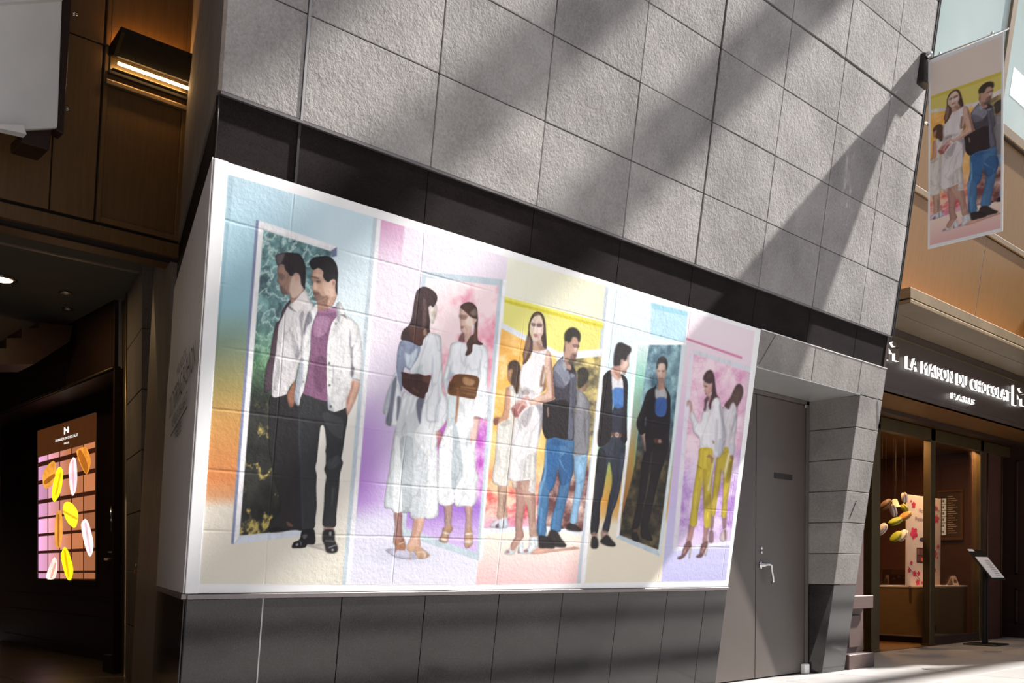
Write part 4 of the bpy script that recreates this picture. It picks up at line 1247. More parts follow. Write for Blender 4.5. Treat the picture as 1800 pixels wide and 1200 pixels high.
FIG['womC2'] = ('printed mirror image of the woman in the pale dress, facing away', [
 ('H 95,940 180,960 180,1190 I 180,560 190,650 85,665 95,500', (188, 154, 134)), ('I 150,420 165,420 155,650 140,650', (120, 96, 92)),
 ('I 5,750 60,680 100,690 100,710 60,760', (218, 230, 240)), ('I 105,680 155,665 190,655 195,755 150,765 100,765', (202, 217, 230)), ('I 60,755 95,710 100,765', (60, 52, 60)), ('I 145,680 158,672 152,765 143,765', (70, 66, 78)),
 ('G 190,870 250,855 280,940 310,900 320,960 290,1190 H 260,250 230,560 200,900 195,980 35,940 60,700 85,350 100,320 200,270 G 210,1190 180,1000 185,900', (213, 211, 206)),
 ('H 120,330 200,280 220,330 150,360', (176, 172, 162)),
 ('G 180,880 215,880 225,980 210,1150 H 190,280 130,300 60,340 45,290 60,260 130,250 155,180 G 165,1000', (192, 142, 118)), ('H 45,290 100,265 90,330 60,340', (110, 62, 54)),
 ('G 195,680 235,680 245,720 225,810 205,805 192,750', (152, 112, 96)),
 ('G 200,640 220,605 260,588 300,600 325,650 330,720 315,850 300,940 280,940 250,860 225,830 230,760 245,700 230,680 200,690', (60, 44, 42)),
])
FIG['manD2'] = ('printed mirror image of the man in blue trousers, facing away', [
 ('I 830,725 880,710 920,740 970,800 820,785', (34, 27, 30)), ('I 765,740 785,770 755,775', (34, 27, 30)),
 ('H 890,640 1030,640 1020,800 1000,950 970,1100 I 945,560 920,710 850,700 880,520 900,380 910,300 895,150 890,0', (124, 166, 202)), ('H 920,950 1000,920 960,960', (88, 138, 188)), ('H 940,760 1000,740 990,900 960,900', (134, 182, 222)),
 ('G 925,890 980,920 1050,1020 1055,1100 1060,1190 H 1060,300 1050,620 1030,645 890,650 890,300 G 900,1150 915,1000', (119, 119, 126)),
 ('H 1000,150 1012,300 1022,600 1000,400', (80, 80, 88)), ('G 940,930 1000,960 980,1080 930,1050', (134, 134, 142)),
 ('G 1010,800 1035,800 1020,880 1005,920 930,890 1000,850', (152, 112, 92)),
 ('G 930,760 930,700 960,670 1000,663 1035,690 1050,740 1035,800 1000,850 960,880 930,870', (44, 41, 41)),
])
FIG['manD'] = ('printed man in dark shirt and bright blue trousers', [
 ('I 430,1030 520,975 690,990 900,965 950,985 700,1010 500,1040', (226, 168, 150)),
 ('H 600,500 640,440 800,490 890,485 885,680 890,790 865,900 830,1080 I 800,530 760,720 745,805 645,785 680,600 715,440 740,310 750,290 735,200 717,110 690,220 660,350 630,410 625,560 600,700 600,850 510,850 500,750 520,560 540,300 570,150 H 590,700', (62, 108, 154)),
 ('H 740,690 800,620 885,680 870,900 760,980 730,800', (40, 86, 138)), ('H 620,520 740,540 720,800 690,960 640,1040 600,940 600,700', (42, 94, 150)),
 ('H 590,560 606,640 590,900 I 545,400 520,640 508,640 530,300 H 570,900', (112, 166, 212)), ('H 745,700 790,625 800,625 740,720 860,910 850,905', (120, 170, 216)), ('H 640,470 780,520 800,560 680,540', (38, 86, 140)),
 ('I 660,640 700,560 690,770 655,770', (70, 130, 186)), ('I 540,560 560,560 540,830 525,830', (84, 142, 196)), ('I 590,850 600,800 615,860 600,880', (210, 215, 222)),
 ('I 515,855 590,850 640,870 690,950 685,980 600,980 520,970', (22, 18, 20)), ('I 615,850 650,785 720,810 760,880 810,940 800,968 700,965 650,930 610,870', (25, 20, 22)),
 ('G 775,545 740,590 680,650 670,720 685,960 690,1000 560,1050 560,1190 H 560,370 600,485 640,440 700,470 800,490 890,490 890,200 920,100 G 915,1000 920,740 910,700 870,640 850,650 800,690 780,600', (60, 57, 68)),
 ('G 770,560 690,640 680,760 780,860 850,800 840,700 800,690', (126, 130, 147)), ('G 690,700 760,780 800,880 700,860 680,800', (92, 93, 110)),
 ('H 560,130 640,100 840,100 830,480 700,470 600,480 560,370', (34, 28, 32)), ('H 610,155 622,155 626,255 612,250', (190, 160, 140)), ('H 560,370 600,485 625,480 600,400', (24, 20, 24)),
 ('G 860,740 920,720 910,1000 880,1190 H 890,200 880,480 830,480 840,200 850,100 G 850,1000', (92, 94, 112)), ('G 880,760 890,760 880,1190 870,1190', (60, 60, 76)),
 ('G 840,650 870,640 915,720 860,740 830,690', (44, 36, 40)),
 ('G 790,600 830,640 800,700 775,640', (174, 179, 194)), ('G 860,720 900,740 880,770 855,750', (150, 156, 172)),
 ('G 795,420 805,385 830,390 835,410 860,390 880,345 920,350 945,390 945,440 930,490 920,540 895,595 870,600 840,570 830,620 860,640 860,690 820,670 790,560 785,500', (188, 148, 132)),
 ('G 850,560 880,510 918,530 897,597 870,600', (112, 82, 76)), ('G 880,420 945,425 940,457 890,452', (100, 74, 70)), ('G 900,457 932,470 922,512 905,502', (232, 208, 198)), ('G 800,560 840,570 830,640 850,680 810,640', (142, 104, 92)),
 ('G 797,390 820,395 818,440 800,445', (198, 154, 138)), ('G 885,525 915,530 905,545 885,540', (110, 62, 62)),
 ('G 785,500 795,400 790,330 810,280 850,248 890,243 930,265 960,310 960,370 945,400 920,350 880,345 860,390 835,410 825,390 800,390 795,480', (34, 28, 30)),
])
FIG['womC'] = ('printed woman in sleeveless pale dress with clasped hands', [
 ('I 280,255 330,255 350,360 385,450 370,560 355,680 350,760 365,850 330,900 290,950 240,1000 225,960 250,900 275,850 275,700 285,500', (166, 126, 116)),
 ('I 335,255 430,255 420,330 470,380 490,480 485,640 495,760 510,840 490,870 430,860 420,720 400,560 360,400', (182, 147, 132)), ('I 440,400 480,420 480,640 450,760 450,560', (160, 122, 110)),
 ('I 165,1040 175,1000 215,985 250,1010 300,950 345,900 360,905 360,1025 320,1030 305,950 270,1030 240,1045', (217, 227, 237)), ('I 350,1035 380,990 420,960 425,870 480,860 510,860 515,965 480,970 470,1000 420,1035', (217, 227, 237)),
 ('I 225,960 250,900 300,870 330,890 300,950 250,1010', (186, 146, 132)),
 ('I 180,1010 205,1000 215,1030 180,1030', (150, 80, 80)), ('I 365,1000 400,990 410,1015 370,1025', (142, 76, 80)), ('I 300,1030 310,960 320,1030', (120, 116, 130)), ('I 480,870 490,965 480,968 470,880', (170, 180, 194)),
 ('H 205,900 280,905 280,1000 250,1010 240,930', (196, 194, 190)),
 ('G 460,480 520,490 600,465 630,500 590,640 560,860 540,920 560,1060 H 560,200 550,330 520,520 500,640 490,860 480,1050 415,1030 430,925 320,930 205,915 210,800 230,560 260,300 280,200 G 300,1000 320,880 320,760 350,640 400,600 430,560 445,510', (219, 215, 219)),
 ('H 330,260 400,170 470,150 400,350 360,360', (168, 163, 168)), ('H 285,260 310,250 350,380 330,400', (180, 175, 180)), ('H 470,100 550,130 560,300 520,480 530,250 500,160', (150, 148, 158)),
 ('H 380,690 490,640 490,860 470,1040 415,1030 430,900 360,900', (197, 194, 192)), ('H 400,700 415,700 400,900 385,900', (222, 220, 220)), ('H 450,680 462,676 455,900 445,1010 435,1010', (222, 220, 220)), ('H 255,300 262,300 225,900 215,900', (236, 234, 238)),
 ('G 565,640 580,640 590,760 600,870 560,920 530,840', (134, 98, 82)), ('G 575,690 590,760 570,840 556,840', (196, 188, 186)),
 ('G 320,880 400,870 470,910 560,860 560,920 480,960 430,920 350,940', (192, 187, 190)), ('G 340,915 400,895 425,945 350,955', (150, 138, 138)), ('G 500,900 560,870 555,910 510,940', (222, 218, 220)),
 ('G 600,490 640,500 660,600 670,780 685,980 660,1010 540,1045 440,1060 420,1020 500,975 600,920 610,850 590,700 585,600', (206, 172, 156)), ('G 648,560 670,780 685,980 660,1005 655,850 640,600', (152, 106, 92)), ('G 470,1040 650,985 660,1005 540,1045', (170, 128, 112)),
 ('G 310,1010 400,960 430,1020 400,1080 350,1110 310,1180 260,1180 235,1100 270,1050', (204, 156, 146)), ('G 240,1090 290,1110 310,1180 270,1185 250,1150', (122, 58, 62)), ('G 275,1060 330,1040 300,1110 280,1110', (150, 92, 90)), ('G 350,1060 380,1080 320,1150 310,1130', (140, 80, 80)),
 ('G 385,1010 400,1000 425,1060 405,1070', (232, 234, 240)), ('G 320,960 360,950 350,1000 320,1010', (200, 196, 200)),
 ('G 470,370 540,360 560,430 600,470 520,490 460,480', (178, 143, 128)), ('G 500,390 560,430 600,468 530,480', (142, 106, 94)),
 ('G 430,200 450,150 500,115 545,120 560,170 570,230 560,300 540,350 505,385 470,375 445,330 430,290 420,250', (216, 192, 182)),
 ('G 500,180 560,200 565,300 545,350 510,382 500,340 515,310 500,270', (192, 162, 156)), ('G 505,240 547,245 540,300 512,298', (232, 214, 208)),
 ('G 443,193 487,203 480,232 450,227', (78, 58, 62)), ('G 503,203 557,208 550,237 508,237', (72, 53, 58)), ('G 466,308 512,318 500,346 475,340', (150, 68, 78)), ('G 478,240 495,240 500,290 480,285', (236, 222, 216)),
 ('G 415,220 430,160 460,100 505,75 550,90 580,140 595,230 600,350 605,465 575,455 555,400 545,350 565,300 570,230 560,170 540,118 500,112 455,150 430,210 425,290 445,345 460,390 455,490 430,540 400,600 355,635 360,580 355,520 380,430 400,350 410,290', (80, 60, 55)),
 ('G 400,330 430,380 410,500 370,590 365,520', (138, 108, 92)), ('G 470,95 520,83 535,108 480,125', (122, 97, 87)), ('G 560,330 595,300 600,440 570,440', (52, 38, 38)),
])
FIG['manE'] = ('printed man in black cardigan over blue block top, turned to his mirror', [
 ('K 130,150 200,110 250,40 330,45 375,110 375,200 350,380 325,540 290,680 250,780 215,950 155,940 190,800 220,620 245,520 250,420 230,290 215,285 190,420 160,600 135,680 130,850 105,970 45,965 55,750 75,580 95,350 110,220', (46, 51, 65)),
 ('K 130,150 190,200 180,420 140,650 110,960 45,965 75,580 100,300', (32, 32, 42)), ('K 340,200 370,210 320,520 250,760 240,740 300,540', (66, 74, 96)), ('K 280,40 290,200 275,200', (30, 34, 46)), ('K 95,380 102,380 75,640 68,640', (96, 100, 120)),
 ('K 55,960 105,960 105,1005 60,1005', (172, 132, 117)), ('K 150,940 210,950 200,990 150,1010', (172, 132, 117)),
 ('K 45,1080 60,1000 100,1000 118,1050 110,1105 60,1110', (28, 24, 26)), ('K 140,1030 200,980 250,1030 285,1075 265,1092 200,1085 140,1055', (28, 24, 26)),
 ('J 145,1100 170,1180 160,1199 K 130,120 110,100 108,10', (192, 142, 127)),
 ('J 325,825 435,825 420,1160 300,1160', (40, 42, 60)), ('J 300,490 400,500 430,490 440,625 315,630', (207, 202, 207)), ('J 315,625 440,618 445,700 435,830 325,830', (54, 104, 176)),
 ('J 290,400 220,450 200,490 190,650 165,900 145,1100 K 110,100 130,140 200,110 240,50 J 300,1150 310,830 300,520', (28, 22, 28)),
 ('J 400,450 440,460 480,510 490,600 480,900 480,1190 K 395,60 370,110 330,60 J 410,1160 430,900 440,700 430,520', (30, 24, 32)),
 ('J 300,1135 415,1145 412,1185 300,1172', (122, 72, 42)), ('J 345,1135 382,1140 380,1187 345,1182', (204, 198, 198)), ('J 355,1150 372,1152 370,1172 355,1170', (90, 56, 40)),
 ('J 485,240 510,215 500,290 505,350 480,390 460,450 430,440 410,390 405,440 400,510 350,515 290,430 320,360 400,345 410,285 435,275 445,300 480,270', (204, 166, 150)),
 ('J 420,400 465,405 460,450 430,440', (150, 112, 100)), ('J 320,370 400,350 405,440 400,500 330,440', (168, 124, 108)), ('J 412,285 438,280 432,340 412,345', (190, 134, 120)), ('J 445,310 490,300 480,360 440,380', (222, 190, 176)),
 ('J 325,350 325,260 335,180 365,95 410,78 470,105 520,130 530,170 510,210 485,240 480,270 450,300 440,280 410,280 405,340 370,350', (32, 24, 26)),
])
FIG['manE2'] = ('printed mirror image of the man in the black cardigan, facing forward', [
 ('K 570,180 620,160 780,150 760,250 710,400 670,560 640,700 610,830 590,900 640,1030 600,1035 530,1000 525,900 560,680 590,560 620,360 600,420 580,560 550,700 520,850 490,950 510,1045 440,1020 455,930 440,920 470,780 510,560 525,420 530,300', (36, 28, 32)),
 ('K 630,180 640,180 600,480 570,680 590,480', (70, 62, 62)),
 ('K 455,930 495,925 490,950 455,955', (120, 84, 74)),
 ('J 640,1150 690,1130 700,1190 K 578,60 580,150 570,180 550,110 530,30', (197, 147, 132)),
 ('J 820,570 800,600 720,650 650,850 600,980 595,1060 640,1160 690,1140 690,1190 K 570,100 585,180 700,170 785,160 795,20 J 985,1000 990,750 975,680 920,590 940,740 925,925 820,920 825,740', (31, 25, 31)),
 ('J 690,960 710,950 700,1060 685,1060', (90, 104, 112)),
 ('K 655,58 732,72 727,102 662,98', (112, 62, 42)), ('K 695,66 718,70 716,98 695,96', (196, 180, 176)),
 ('J 845,540 915,540 922,640 850,648', (178, 133, 117)), ('J 812,615 850,640 930,625 942,745 822,745', (182, 177, 182)), ('J 820,740 942,740 927,928 820,922', (50, 86, 162)),
 ('J 825,385 840,375 850,330 900,320 930,340 940,400 945,440 930,490 910,550 880,565 850,540 835,480 825,440', (208, 170, 154)),
 ('J 850,500 912,500 907,550 880,563 855,545', (152, 117, 106)), ('J 838,400 866,404 866,420 840,417', (106, 78, 78)), ('J 885,404 922,404 920,421 888,421', (106, 78, 78)), ('J 868,420 884,420 888,470 866,470', (226, 192, 178)), ('J 860,490 902,492 896,505 866,504', (150, 96, 92)),
 ('J 825,390 830,320 850,270 890,240 930,255 950,300 955,350 945,400 935,400 930,340 900,320 850,330 840,380', (45, 35, 36)),
])
FIG['womF2'] = ('printed mirror image of the woman in yellow trousers', [
 ('M 437,680 465,680 455,800 430,830', (142, 97, 92)), ('M 545,690 582,690 575,810 550,810', (142, 97, 92)),
 ('M 420,840 455,830 455,940 415,940', (112, 77, 77)), ('M 525,870 575,810 580,920 530,930', (204, 184, 174)), ('M 560,830 580,830 580,915 566,915', (110, 72, 72)),
 ('M 560,20 600,40 620,110 650,130 640,200 615,400 590,560 580,700 535,695 545,560 550,350 540,240 520,400 490,560 470,685 435,680 445,500 480,200 490,120 520,120', (193, 168, 47)), ('M 600,200 640,160 610,360 580,370', (150, 126, 36)),
 ('L 700,600 740,610 785,630 835,535 880,620 890,700 880,850 860,1000 860,1150 800,1180 780,1100 720,1090 740,960 710,800', (207, 202, 210)), ('M 600,0 660,0 655,110 620,110', (192, 190, 202)), ('L 870,680 885,720 830,900 780,1060 800,900', (166, 160, 172)),
 ('M 600,90 616,95 566,322 552,320', (228, 228, 235)), ('M 620,110 650,110 645,150 620,140', (120, 84, 76)),
 ('L 730,580 760,530 800,490 840,400 870,340 910,315 950,340 962,400 955,460 940,500 910,560 890,600 895,680 880,610 840,540 800,590 785,630 750,610', (77, 54, 50)), ('L 880,420 910,400 890,540 870,520', (104, 76, 66)),
])
FIG['womF'] = ('printed woman in white blouse and cropped yellow trousers', [
 ('M 230,765 280,770 270,830 245,930 200,940 215,860', (172, 122, 112)), ('M 370,780 420,780 400,880 395,940 355,940 365,870', (172, 122, 112)),
 ('M 115,1085 150,1070 170,1000 200,940 240,930 245,990 220,1020 180,1080 140,1105 115,1100', (104, 62, 62)), ('M 230,1000 250,990 233,1096 220,1096', (228, 208, 184)), ('M 165,1040 190,1000 200,1010 180,1060', (190, 140, 126)),
 ('M 290,1075 325,1050 345,960 400,930 400,980 380,1020 350,1080 310,1090', (104, 62, 62)), ('M 385,1010 405,985 391,1072 375,1072', (228, 208, 184)), ('M 340,1020 365,985 372,1000 350,1050', (190, 140, 126)),
 ('M 330,40 450,45 445,120 470,140 440,400 435,600 430,790 370,790 365,600 365,450 355,330 340,450 310,640 295,780 230,770 250,600 265,450 300,230 315,130', (208, 183, 52)),
 ('M 358,240 400,250 372,480 366,620 355,330', (178, 152, 42)), ('M 400,500 430,480 430,620 370,620', (176, 150, 42)), ('M 300,200 350,235 345,243 300,210', (130, 108, 32)), ('M 350,60 362,60 356,240 350,230', (186, 160, 44)), ('M 270,470 330,460 300,600 258,600', (214, 190, 62)),
 ('M 390,130 420,100 460,150 440,190 420,130', (152, 102, 92)),
 ('L 265,530 300,520 325,560 330,650 300,690 300,620 285,570 265,600', (207, 167, 157)),
 ('L 600,500 630,450 680,530 690,680 720,850 750,960 720,1000 715,1190 M 560,20 520,120 460,110 440,40 330,35 L 420,1090 415,960 340,910 330,800 300,750 300,690 340,650 400,780 430,790 450,680 470,650 500,640 530,560 555,640 575,560', (220, 218, 224)),
 ('L 680,560 700,700 740,950 700,1000 690,800 660,600', (177, 177, 192)), ('L 620,750 650,760 640,1150 610,1150', (197, 195, 205)), ('L 420,930 580,935 580,945 420,940', (236, 235, 240)), ('L 340,900 410,950 415,1000 350,920', (196, 194, 204)), ('L 660,1000 720,1000 M 560,10 520,115 L 640,1180', (186, 186, 200)),
 ('L 580,1010 605,1030 600,1065 585,1050', (152, 90, 78)),
 ('M 470,120 491,120 442,300 416,450 403,445 430,290', (230, 230, 238)),
 ('L 535,470 565,455 555,520 535,530', (172, 127, 122)),
 ('L 475,290 520,310 560,310 575,330 570,400 540,470 515,475 500,450 490,420 480,400 485,370 470,340', (207, 162, 152)), ('L 480,333 518,340 512,357 485,350', (88, 58, 63)), ('L 490,430 510,432 505,445 494,442', (150, 60, 66)), ('L 530,360 565,360 550,430 525,440', (192, 142, 132)),
 ('L 530,470 535,500 510,560 495,655 470,640 485,580 480,520 510,475', (62, 38, 42)),
 ('L 465,250 480,200 510,160 550,140 580,160 605,230 615,330 630,440 672,500 640,480 600,500 570,550 555,635 540,620 535,570 560,480 570,400 580,300 560,310 520,310 480,280', (62, 38, 42)), ('L 500,200 550,170 570,220 510,250', (92, 62, 62)), ('L 565,420 575,410 568,450 558,450', (236, 230, 226)),
])

class Raster:
    """a picture composed from soft-edged outlines, later carried by a fine coloured mesh"""
    def __init__(s, x0, y0, x1, y1, res=1.4):
        s.x0, s.y0, s.r = x0, y0, res
        s.w, s.h = int((x1 - x0) * res), int((y1 - y0) * res)
        s.buf = np.full((s.h, s.w, 3), 238.0, dtype=np.float64)
        s.ids = np.zeros((s.h, s.w), int)
    def blur(s, m, sig):
        if sig < .25: return m
        k = int(math.ceil(sig * 2.5)); g = np.exp(-.5 * (np.arange(-k, k + 1) / sig) ** 2); g /= g.sum()
        for ax in (0, 1):
            p = np.pad(m, [(k, k) if a == ax else (0, 0) for a in (0, 1)], mode='edge'); o = 0
            for i in range(2 * k + 1):
                o = o + g[i] * (p[i:i + m.shape[0]] if ax == 0 else p[:, i:i + m.shape[1]])
            m = o
        return m
    def fill(s, poly, col, ident=None, sm=True, feather=None, alpha=None, fold=.042, acc=None):
        P = PX(poly) if isinstance(poly, str) else list(poly)
        if sm: P = smooth_poly(P, 4)
        A = np.array(P); lo, hi = A.min(0), A.max(0)
        area = abs(np.sum(A[:, 0] * np.roll(A[:, 1], -1) - A[:, 1] * np.roll(A[:, 0], -1))) * .5
        if feather is None: feather = .4 if area > 900 else (1.0 if area > 90 else .6)
        if alpha is None: alpha = 1.0 if area > 900 else (.92 if area > 220 else (.74 if area > 70 else .64))
        mg = 4 + feather * 3
        i0, i1 = max(0, int((lo[0] - mg - s.x0) * s.r)), min(s.w, int((hi[0] + mg - s.x0) * s.r) + 1)
        j0, j1 = max(0, int((lo[1] - mg - s.y0) * s.r)), min(s.h, int((hi[1] + mg - s.y0) * s.r) + 1)
        if i1 <= i0 or j1 <= j0: return
        X, Y = np.meshgrid((np.arange(i0, i1) + .5) / s.r + s.x0, (np.arange(j0, j1) + .5) / s.r + s.y0)
        m = 0; q = .25 / s.r
        for dx, dy in ((-q, -q), (q, -q), (-q, q), (q, q)): m = m + inside(P, X + dx, Y + dy) * .25
        m = s.blur(m, feather * s.r)
        if callable(col): c = col(X, Y)
        else:
            k = 1 + fold * (1.7 * fbm(X * .11, Y * .024, 3, 3) + .45 * fbm(X * .3, Y * .2, 8, 3) - 2.4 * np.clip(.11 - abs(fbm(X * .06 + Y * .016, Y * .016 - X * .012, 21, 3)), 0, 1) * 9)
            c = np.array(col, float) * k[..., None]
        a = (m * alpha)[..., None]
        s.buf[j0:j1, i0:i1] = s.buf[j0:j1, i0:i1] * (1 - a) + c * a
        if ident is not None: s.ids[j0:j1, i0:i1][m > .5] = ident
        if acc is not None: acc[j0:j1, i0:i1] = np.maximum(acc[j0:j1, i0:i1], m)
    def figure(s, items, ident, soft=.24):
        acc = np.zeros((s.h, s.w))
        for n_, (q, c) in enumerate(items):
            s.fill(q, c, ident, acc=acc)
        ys_, xs__ = np.where(acc > .01)
        if not len(ys_): return
        a, b, c_, d = max(0, ys_.min() - 20), ys_.max() + 20, max(0, xs__.min() - 20), xs__.max() + 20
        m = acc[a:b, c_:d]; g = s.blur(m, 3.2 * s.r)
        k = 1 - soft * np.clip(1 - (g - .45) / .5, 0, 1) * m
        s.buf[a:b, c_:d] *= k[..., None]
    def sample(s, px, py):
        u, v = (px - s.x0) * s.r - .5, (py - s.y0) * s.r - .5
        u, v = np.clip(u, 0, s.w - 1.001), np.clip(v, 0, s.h - 1.001)
        i, j = u.astype(int), v.astype(int); fu, fv = (u - i)[..., None], (v - j)[..., None]
        B = s.buf
        return (B[j, i] * (1 - fu) + B[j, i + 1] * fu) * (1 - fv) + (B[j + 1, i] * (1 - fu) + B[j + 1, i + 1] * fu) * fv
    def ident(s, px, py):
        i = np.clip(((px - s.x0) * s.r).astype(int), 0, s.w - 1); j = np.clip(((py - s.y0) * s.r).astype(int), 0, s.h - 1)
        return s.ids[j, i]

def srgb_lin(c):
    c = np.clip(c / 255.0, 0, 1)
    return np.where(c <= .04045, c / 12.92, ((c + .055) / 1.055) ** 2.4)

def projA(P):
    v = P - Cv
    d = v @ Fv; a = FPX * (v @ Rv) / d; b = -FPX * (v @ Uv) / d
    return CX + cr * a - sr * b, CY + sr * a + cr * b

def grid_part(name, V, C, cells, ncol, mat, parent, **kw):
    """mesh of the chosen cells of a (rows x ncol) vertex grid"""
    j, i = np.where(cells)
    if not len(j): return None
    q = np.stack([j * ncol + i, j * ncol + i + 1, (j + 1) * ncol + i + 1, (j + 1) * ncol + i], 1)
    u, inv = np.unique(q.ravel(), return_inverse=True)
    me = bpy.data.meshes.new(name)
    loc = np.zeros(3); pp_ = parent
    while pp_ is not None:
        loc = loc + np.array(pp_.location); pp_ = pp_.parent
    me.vertices.add(len(u)); me.vertices.foreach_set('co', (V[u] - loc).astype(np.float32).ravel())
    me.loops.add(len(inv)); me.loops.foreach_set('vertex_index', inv.astype(np.int32))
    n = len(q)
    me.polygons.add(n); me.polygons.foreach_set('loop_start', np.arange(0, 4 * n, 4, dtype=np.int32)); me.polygons.foreach_set('loop_total', np.full(n, 4, np.int32))
    me.update(calc_edges=True)
    at = me.color_attributes.new('Col', 'FLOAT_COLOR', 'POINT')
    at.data.foreach_set('color', np.column_stack([C[u], np.ones(len(u))]).astype(np.float32).ravel())
    me.materials.append(MAT[mat])
    return reg(bpy.data.objects.new(name, me), parent, **kw)

def biggest(mask):
    """keep only the largest connected patch of cells: runs per row joined by union-find"""
    par, runs, prev = [], [], []
    def find(a):
        while par[a] != a: par[a] = par[par[a]]; a = par[a]
        return a
    for j in np.where(mask.any(1))[0]:
        d = np.diff(np.concatenate([[0], mask[j].astype(int), [0]]))
        cur = []
        for a, b in zip(np.where(d == 1)[0], np.where(d == -1)[0]):
            k = len(par); par.append(k); runs.append((j, a, b)); cur.append(k)
            for q in prev:
                if runs[q][0] == j - 1 and runs[q][1] < b and a < runs[q][2]: par[find(q)] = find(k)
        prev = cur
    if not runs: return mask
    size = {}
    for k, (j, a, b) in enumerate(runs): size[find(k)] = size.get(find(k), 0) + b - a
    best = max(size, key=size.get)
    out = np.zeros_like(mask)
    for k, (j, a, b) in enumerate(runs):
        if find(k) == best: out[j, a:b] = True
    return out

# ================================================================== THE POSTER
post = root('mural_poster', (XL, YW - .1, .82), 'large white-bordered fashion poster of five panels wrapped around the wall corner', 'poster')
PO = 0.002
wslab('sheet', XL - .002, 6.518, .826, 2.842, PO, .0035, 'paper_white', post)
slab('corner_strip', [W(XL - .012, .826, .012), W(XL + .055, .826, .012), W(XL + .055, 2.842, .012), W(XL - .012, 2.842, .012)], .011, 'paper_white', post, .002)
FRAMEW, FRAMES = (234, 234, 239), (184, 200, 211)
R1 = Raster(335, 265, 1350, 1050, 1.7)
panels = [
 ('printed first panel with blue to orange backdrop', bg1, '400,306 659,382 604,1027 351,1026'),
 ('printed second panel in lilac and purple', bg2, '659,382 893,452 836,1027 604,1027'),
 ('printed third panel in cream, yellow and pink', bg3, '893,452 1070,504 1022,1025 836,1027'),
 ('printed fourth panel in pale blue and orange', bg4, '1070,504 1210,546 1162,1022 1022,1025'),
 ('printed fifth panel in pink and lilac', bg5, '1210,546 1327,582 1276,1020 1162,1022')]
for k, (lb, fn, q) in enumerate(panels): R1.fill(q, fn, k + 1, False, .5)
deco = [
 ('656,382 663,384 608,1027 601,1027', FRAMES), ('663,384 670,386 616,1027 608,1027', FRAMEW),
 ('1064,503 1070,504 1020,1025 1014,1025', (184, 196, 209)), ('1070,504 1077,506 1028,1024 1020,1025', FRAMEW),
 ('886,521 1061,566 1060,571 886,526', (229, 223, 90)), ('886,526 1060,571 1060,577 886,531', (211, 198, 44)),
 ('1145,532 1209,548 1204,606 1143,590', (172, 210, 227)), ('1145,532 1209,548 1208,556 1145,542', (146, 198, 217)),
 ('1206,593 1305,627 1304,631 1206,597', (206, 124, 160)),
 ('450,386 456,388 412,956 406,955', (124, 134, 170)), ('455,387 592,433 591,446 582,443 463,405', FRAMEW), ('455,388 464,404 422,942 411,956', FRAMEW), ('411,956 421,941 531,930 528,942', (206, 214, 228)), ('582,440 592,434 592,450 583,452', (110, 116, 150)),
 ('463,404 583,442 572,640 531,930 421,941', tx1),
 ('742,476 884,491 884,503 747,488', FRAMES), ('742,476 750,487 713,930 708,931', FRAMES), ('876,500 884,491 842,985 836,984', FRAMES), ('884,491 890,492 848,985 842,985', FRAMEW), ('708,931 713,928 838,970 842,985 707,940', FRAMES),
 ('749,488 876,502 838,971 713,928', tx2),
 ('881,566 980,617 979,628 881,577', (216, 220, 231)), ('850,928 945,924 945,932 848,938', (216, 220, 231)), ('975,619 1059,613 1058,626 979,634', (216, 220, 231)), ('955,924 1025,934 1023,941 955,932', (216, 220, 231)),
 ('881,577 978,627 965,924 850,928', tx3), ('985,633 1057,626 1024,933 955,924', tx3b),
 ('1115,599 1122,605 1108,770 1089,940 1083,945 1101,770', FRAMEW), ('1083,945 1089,940 1157,967 1160,978', FRAMES), ('1198,606 1207,604 1162,977 1156,967', (208, 221, 227)), ('1115,599 1207,600 1206,607 1120,607', FRAMEW), ('1121,606 1141,606 1132,668 1126,717 1110,842 1093,905 1089,930 1108,770', tx4w),
 ('1141,606 1198,606 1182,765 1157,966 1089,940 1093,905 1110,842 1116,815 1126,717 1132,668', tx4),
 ('1217,613 1321,645 1320,654 1217,622', (208, 208, 219)), ('1212,622 1220,622 1192,964 1182,968', (218, 213, 227)), ('1184,962 1284,950 1284,957 1184,969', (216, 218, 233)),
 ('1219,622 1320,655 1284,950 1191,962', tx5)]
for q, c in deco: R1.fill(q, c, None, False, .6, 1.0, .02)
pid = R1.ids.copy()
order = ['manA2', 'manA', 'womB2', 'womB', 'womC2', 'manD2', 'manD', 'womC', 'manE2', 'manE', 'womF2', 'womF']
for k, key in enumerate(order): R1.figure(FIG[key][1], 11 + k)
NX, NZ = 900, 600
g_ = R1.buf.mean(-1, keepdims=True)
R1.buf = g_ + (R1.buf - g_) * .90            # faded inks
tt = np.linspace(0, 1, NX)
gxs = 2.0 + 4.52 * (tt * (.62 + .38 * tt))            # finer toward the near end
gzs = np.linspace(.826, 2.842, NZ)
GX, GZ = np.meshgrid(gxs, gzs)
def wall_grid(off):
    P = np.stack([GX, YW - LEAN * GZ, GZ], -1).reshape(-1, 3) + WN * (PO + off)
    return P
P0_ = wall_grid(0)
upx, upy = projA(P0_)
COLS = srgb_lin(R1.sample(upx, upy))
gc = ((P0_.reshape(NZ, NX, 3)[:-1, :-1] + P0_.reshape(NZ, NX, 3)[1:, 1:]) * .5).reshape(-1, 3)
cpx, cpy = projA(gc)
figid = R1.ident(cpx, cpy).reshape(NZ - 1, NX - 1)
R1.ids = pid
panid = R1.ident(cpx, cpy).reshape(NZ - 1, NX - 1)
V1, V2 = wall_grid(.0004), wall_grid(.0009)
pobj = []
for k, (lb, fn, q) in enumerate(panels): pobj.append(grid_part('printed_panel', V1, COLS, panid == k + 1, NX, 'poster_print', post, label=lb))
pan_of = [0, 0, 1, 1, 2, 2, 2, 2, 3, 3, 4, 4]
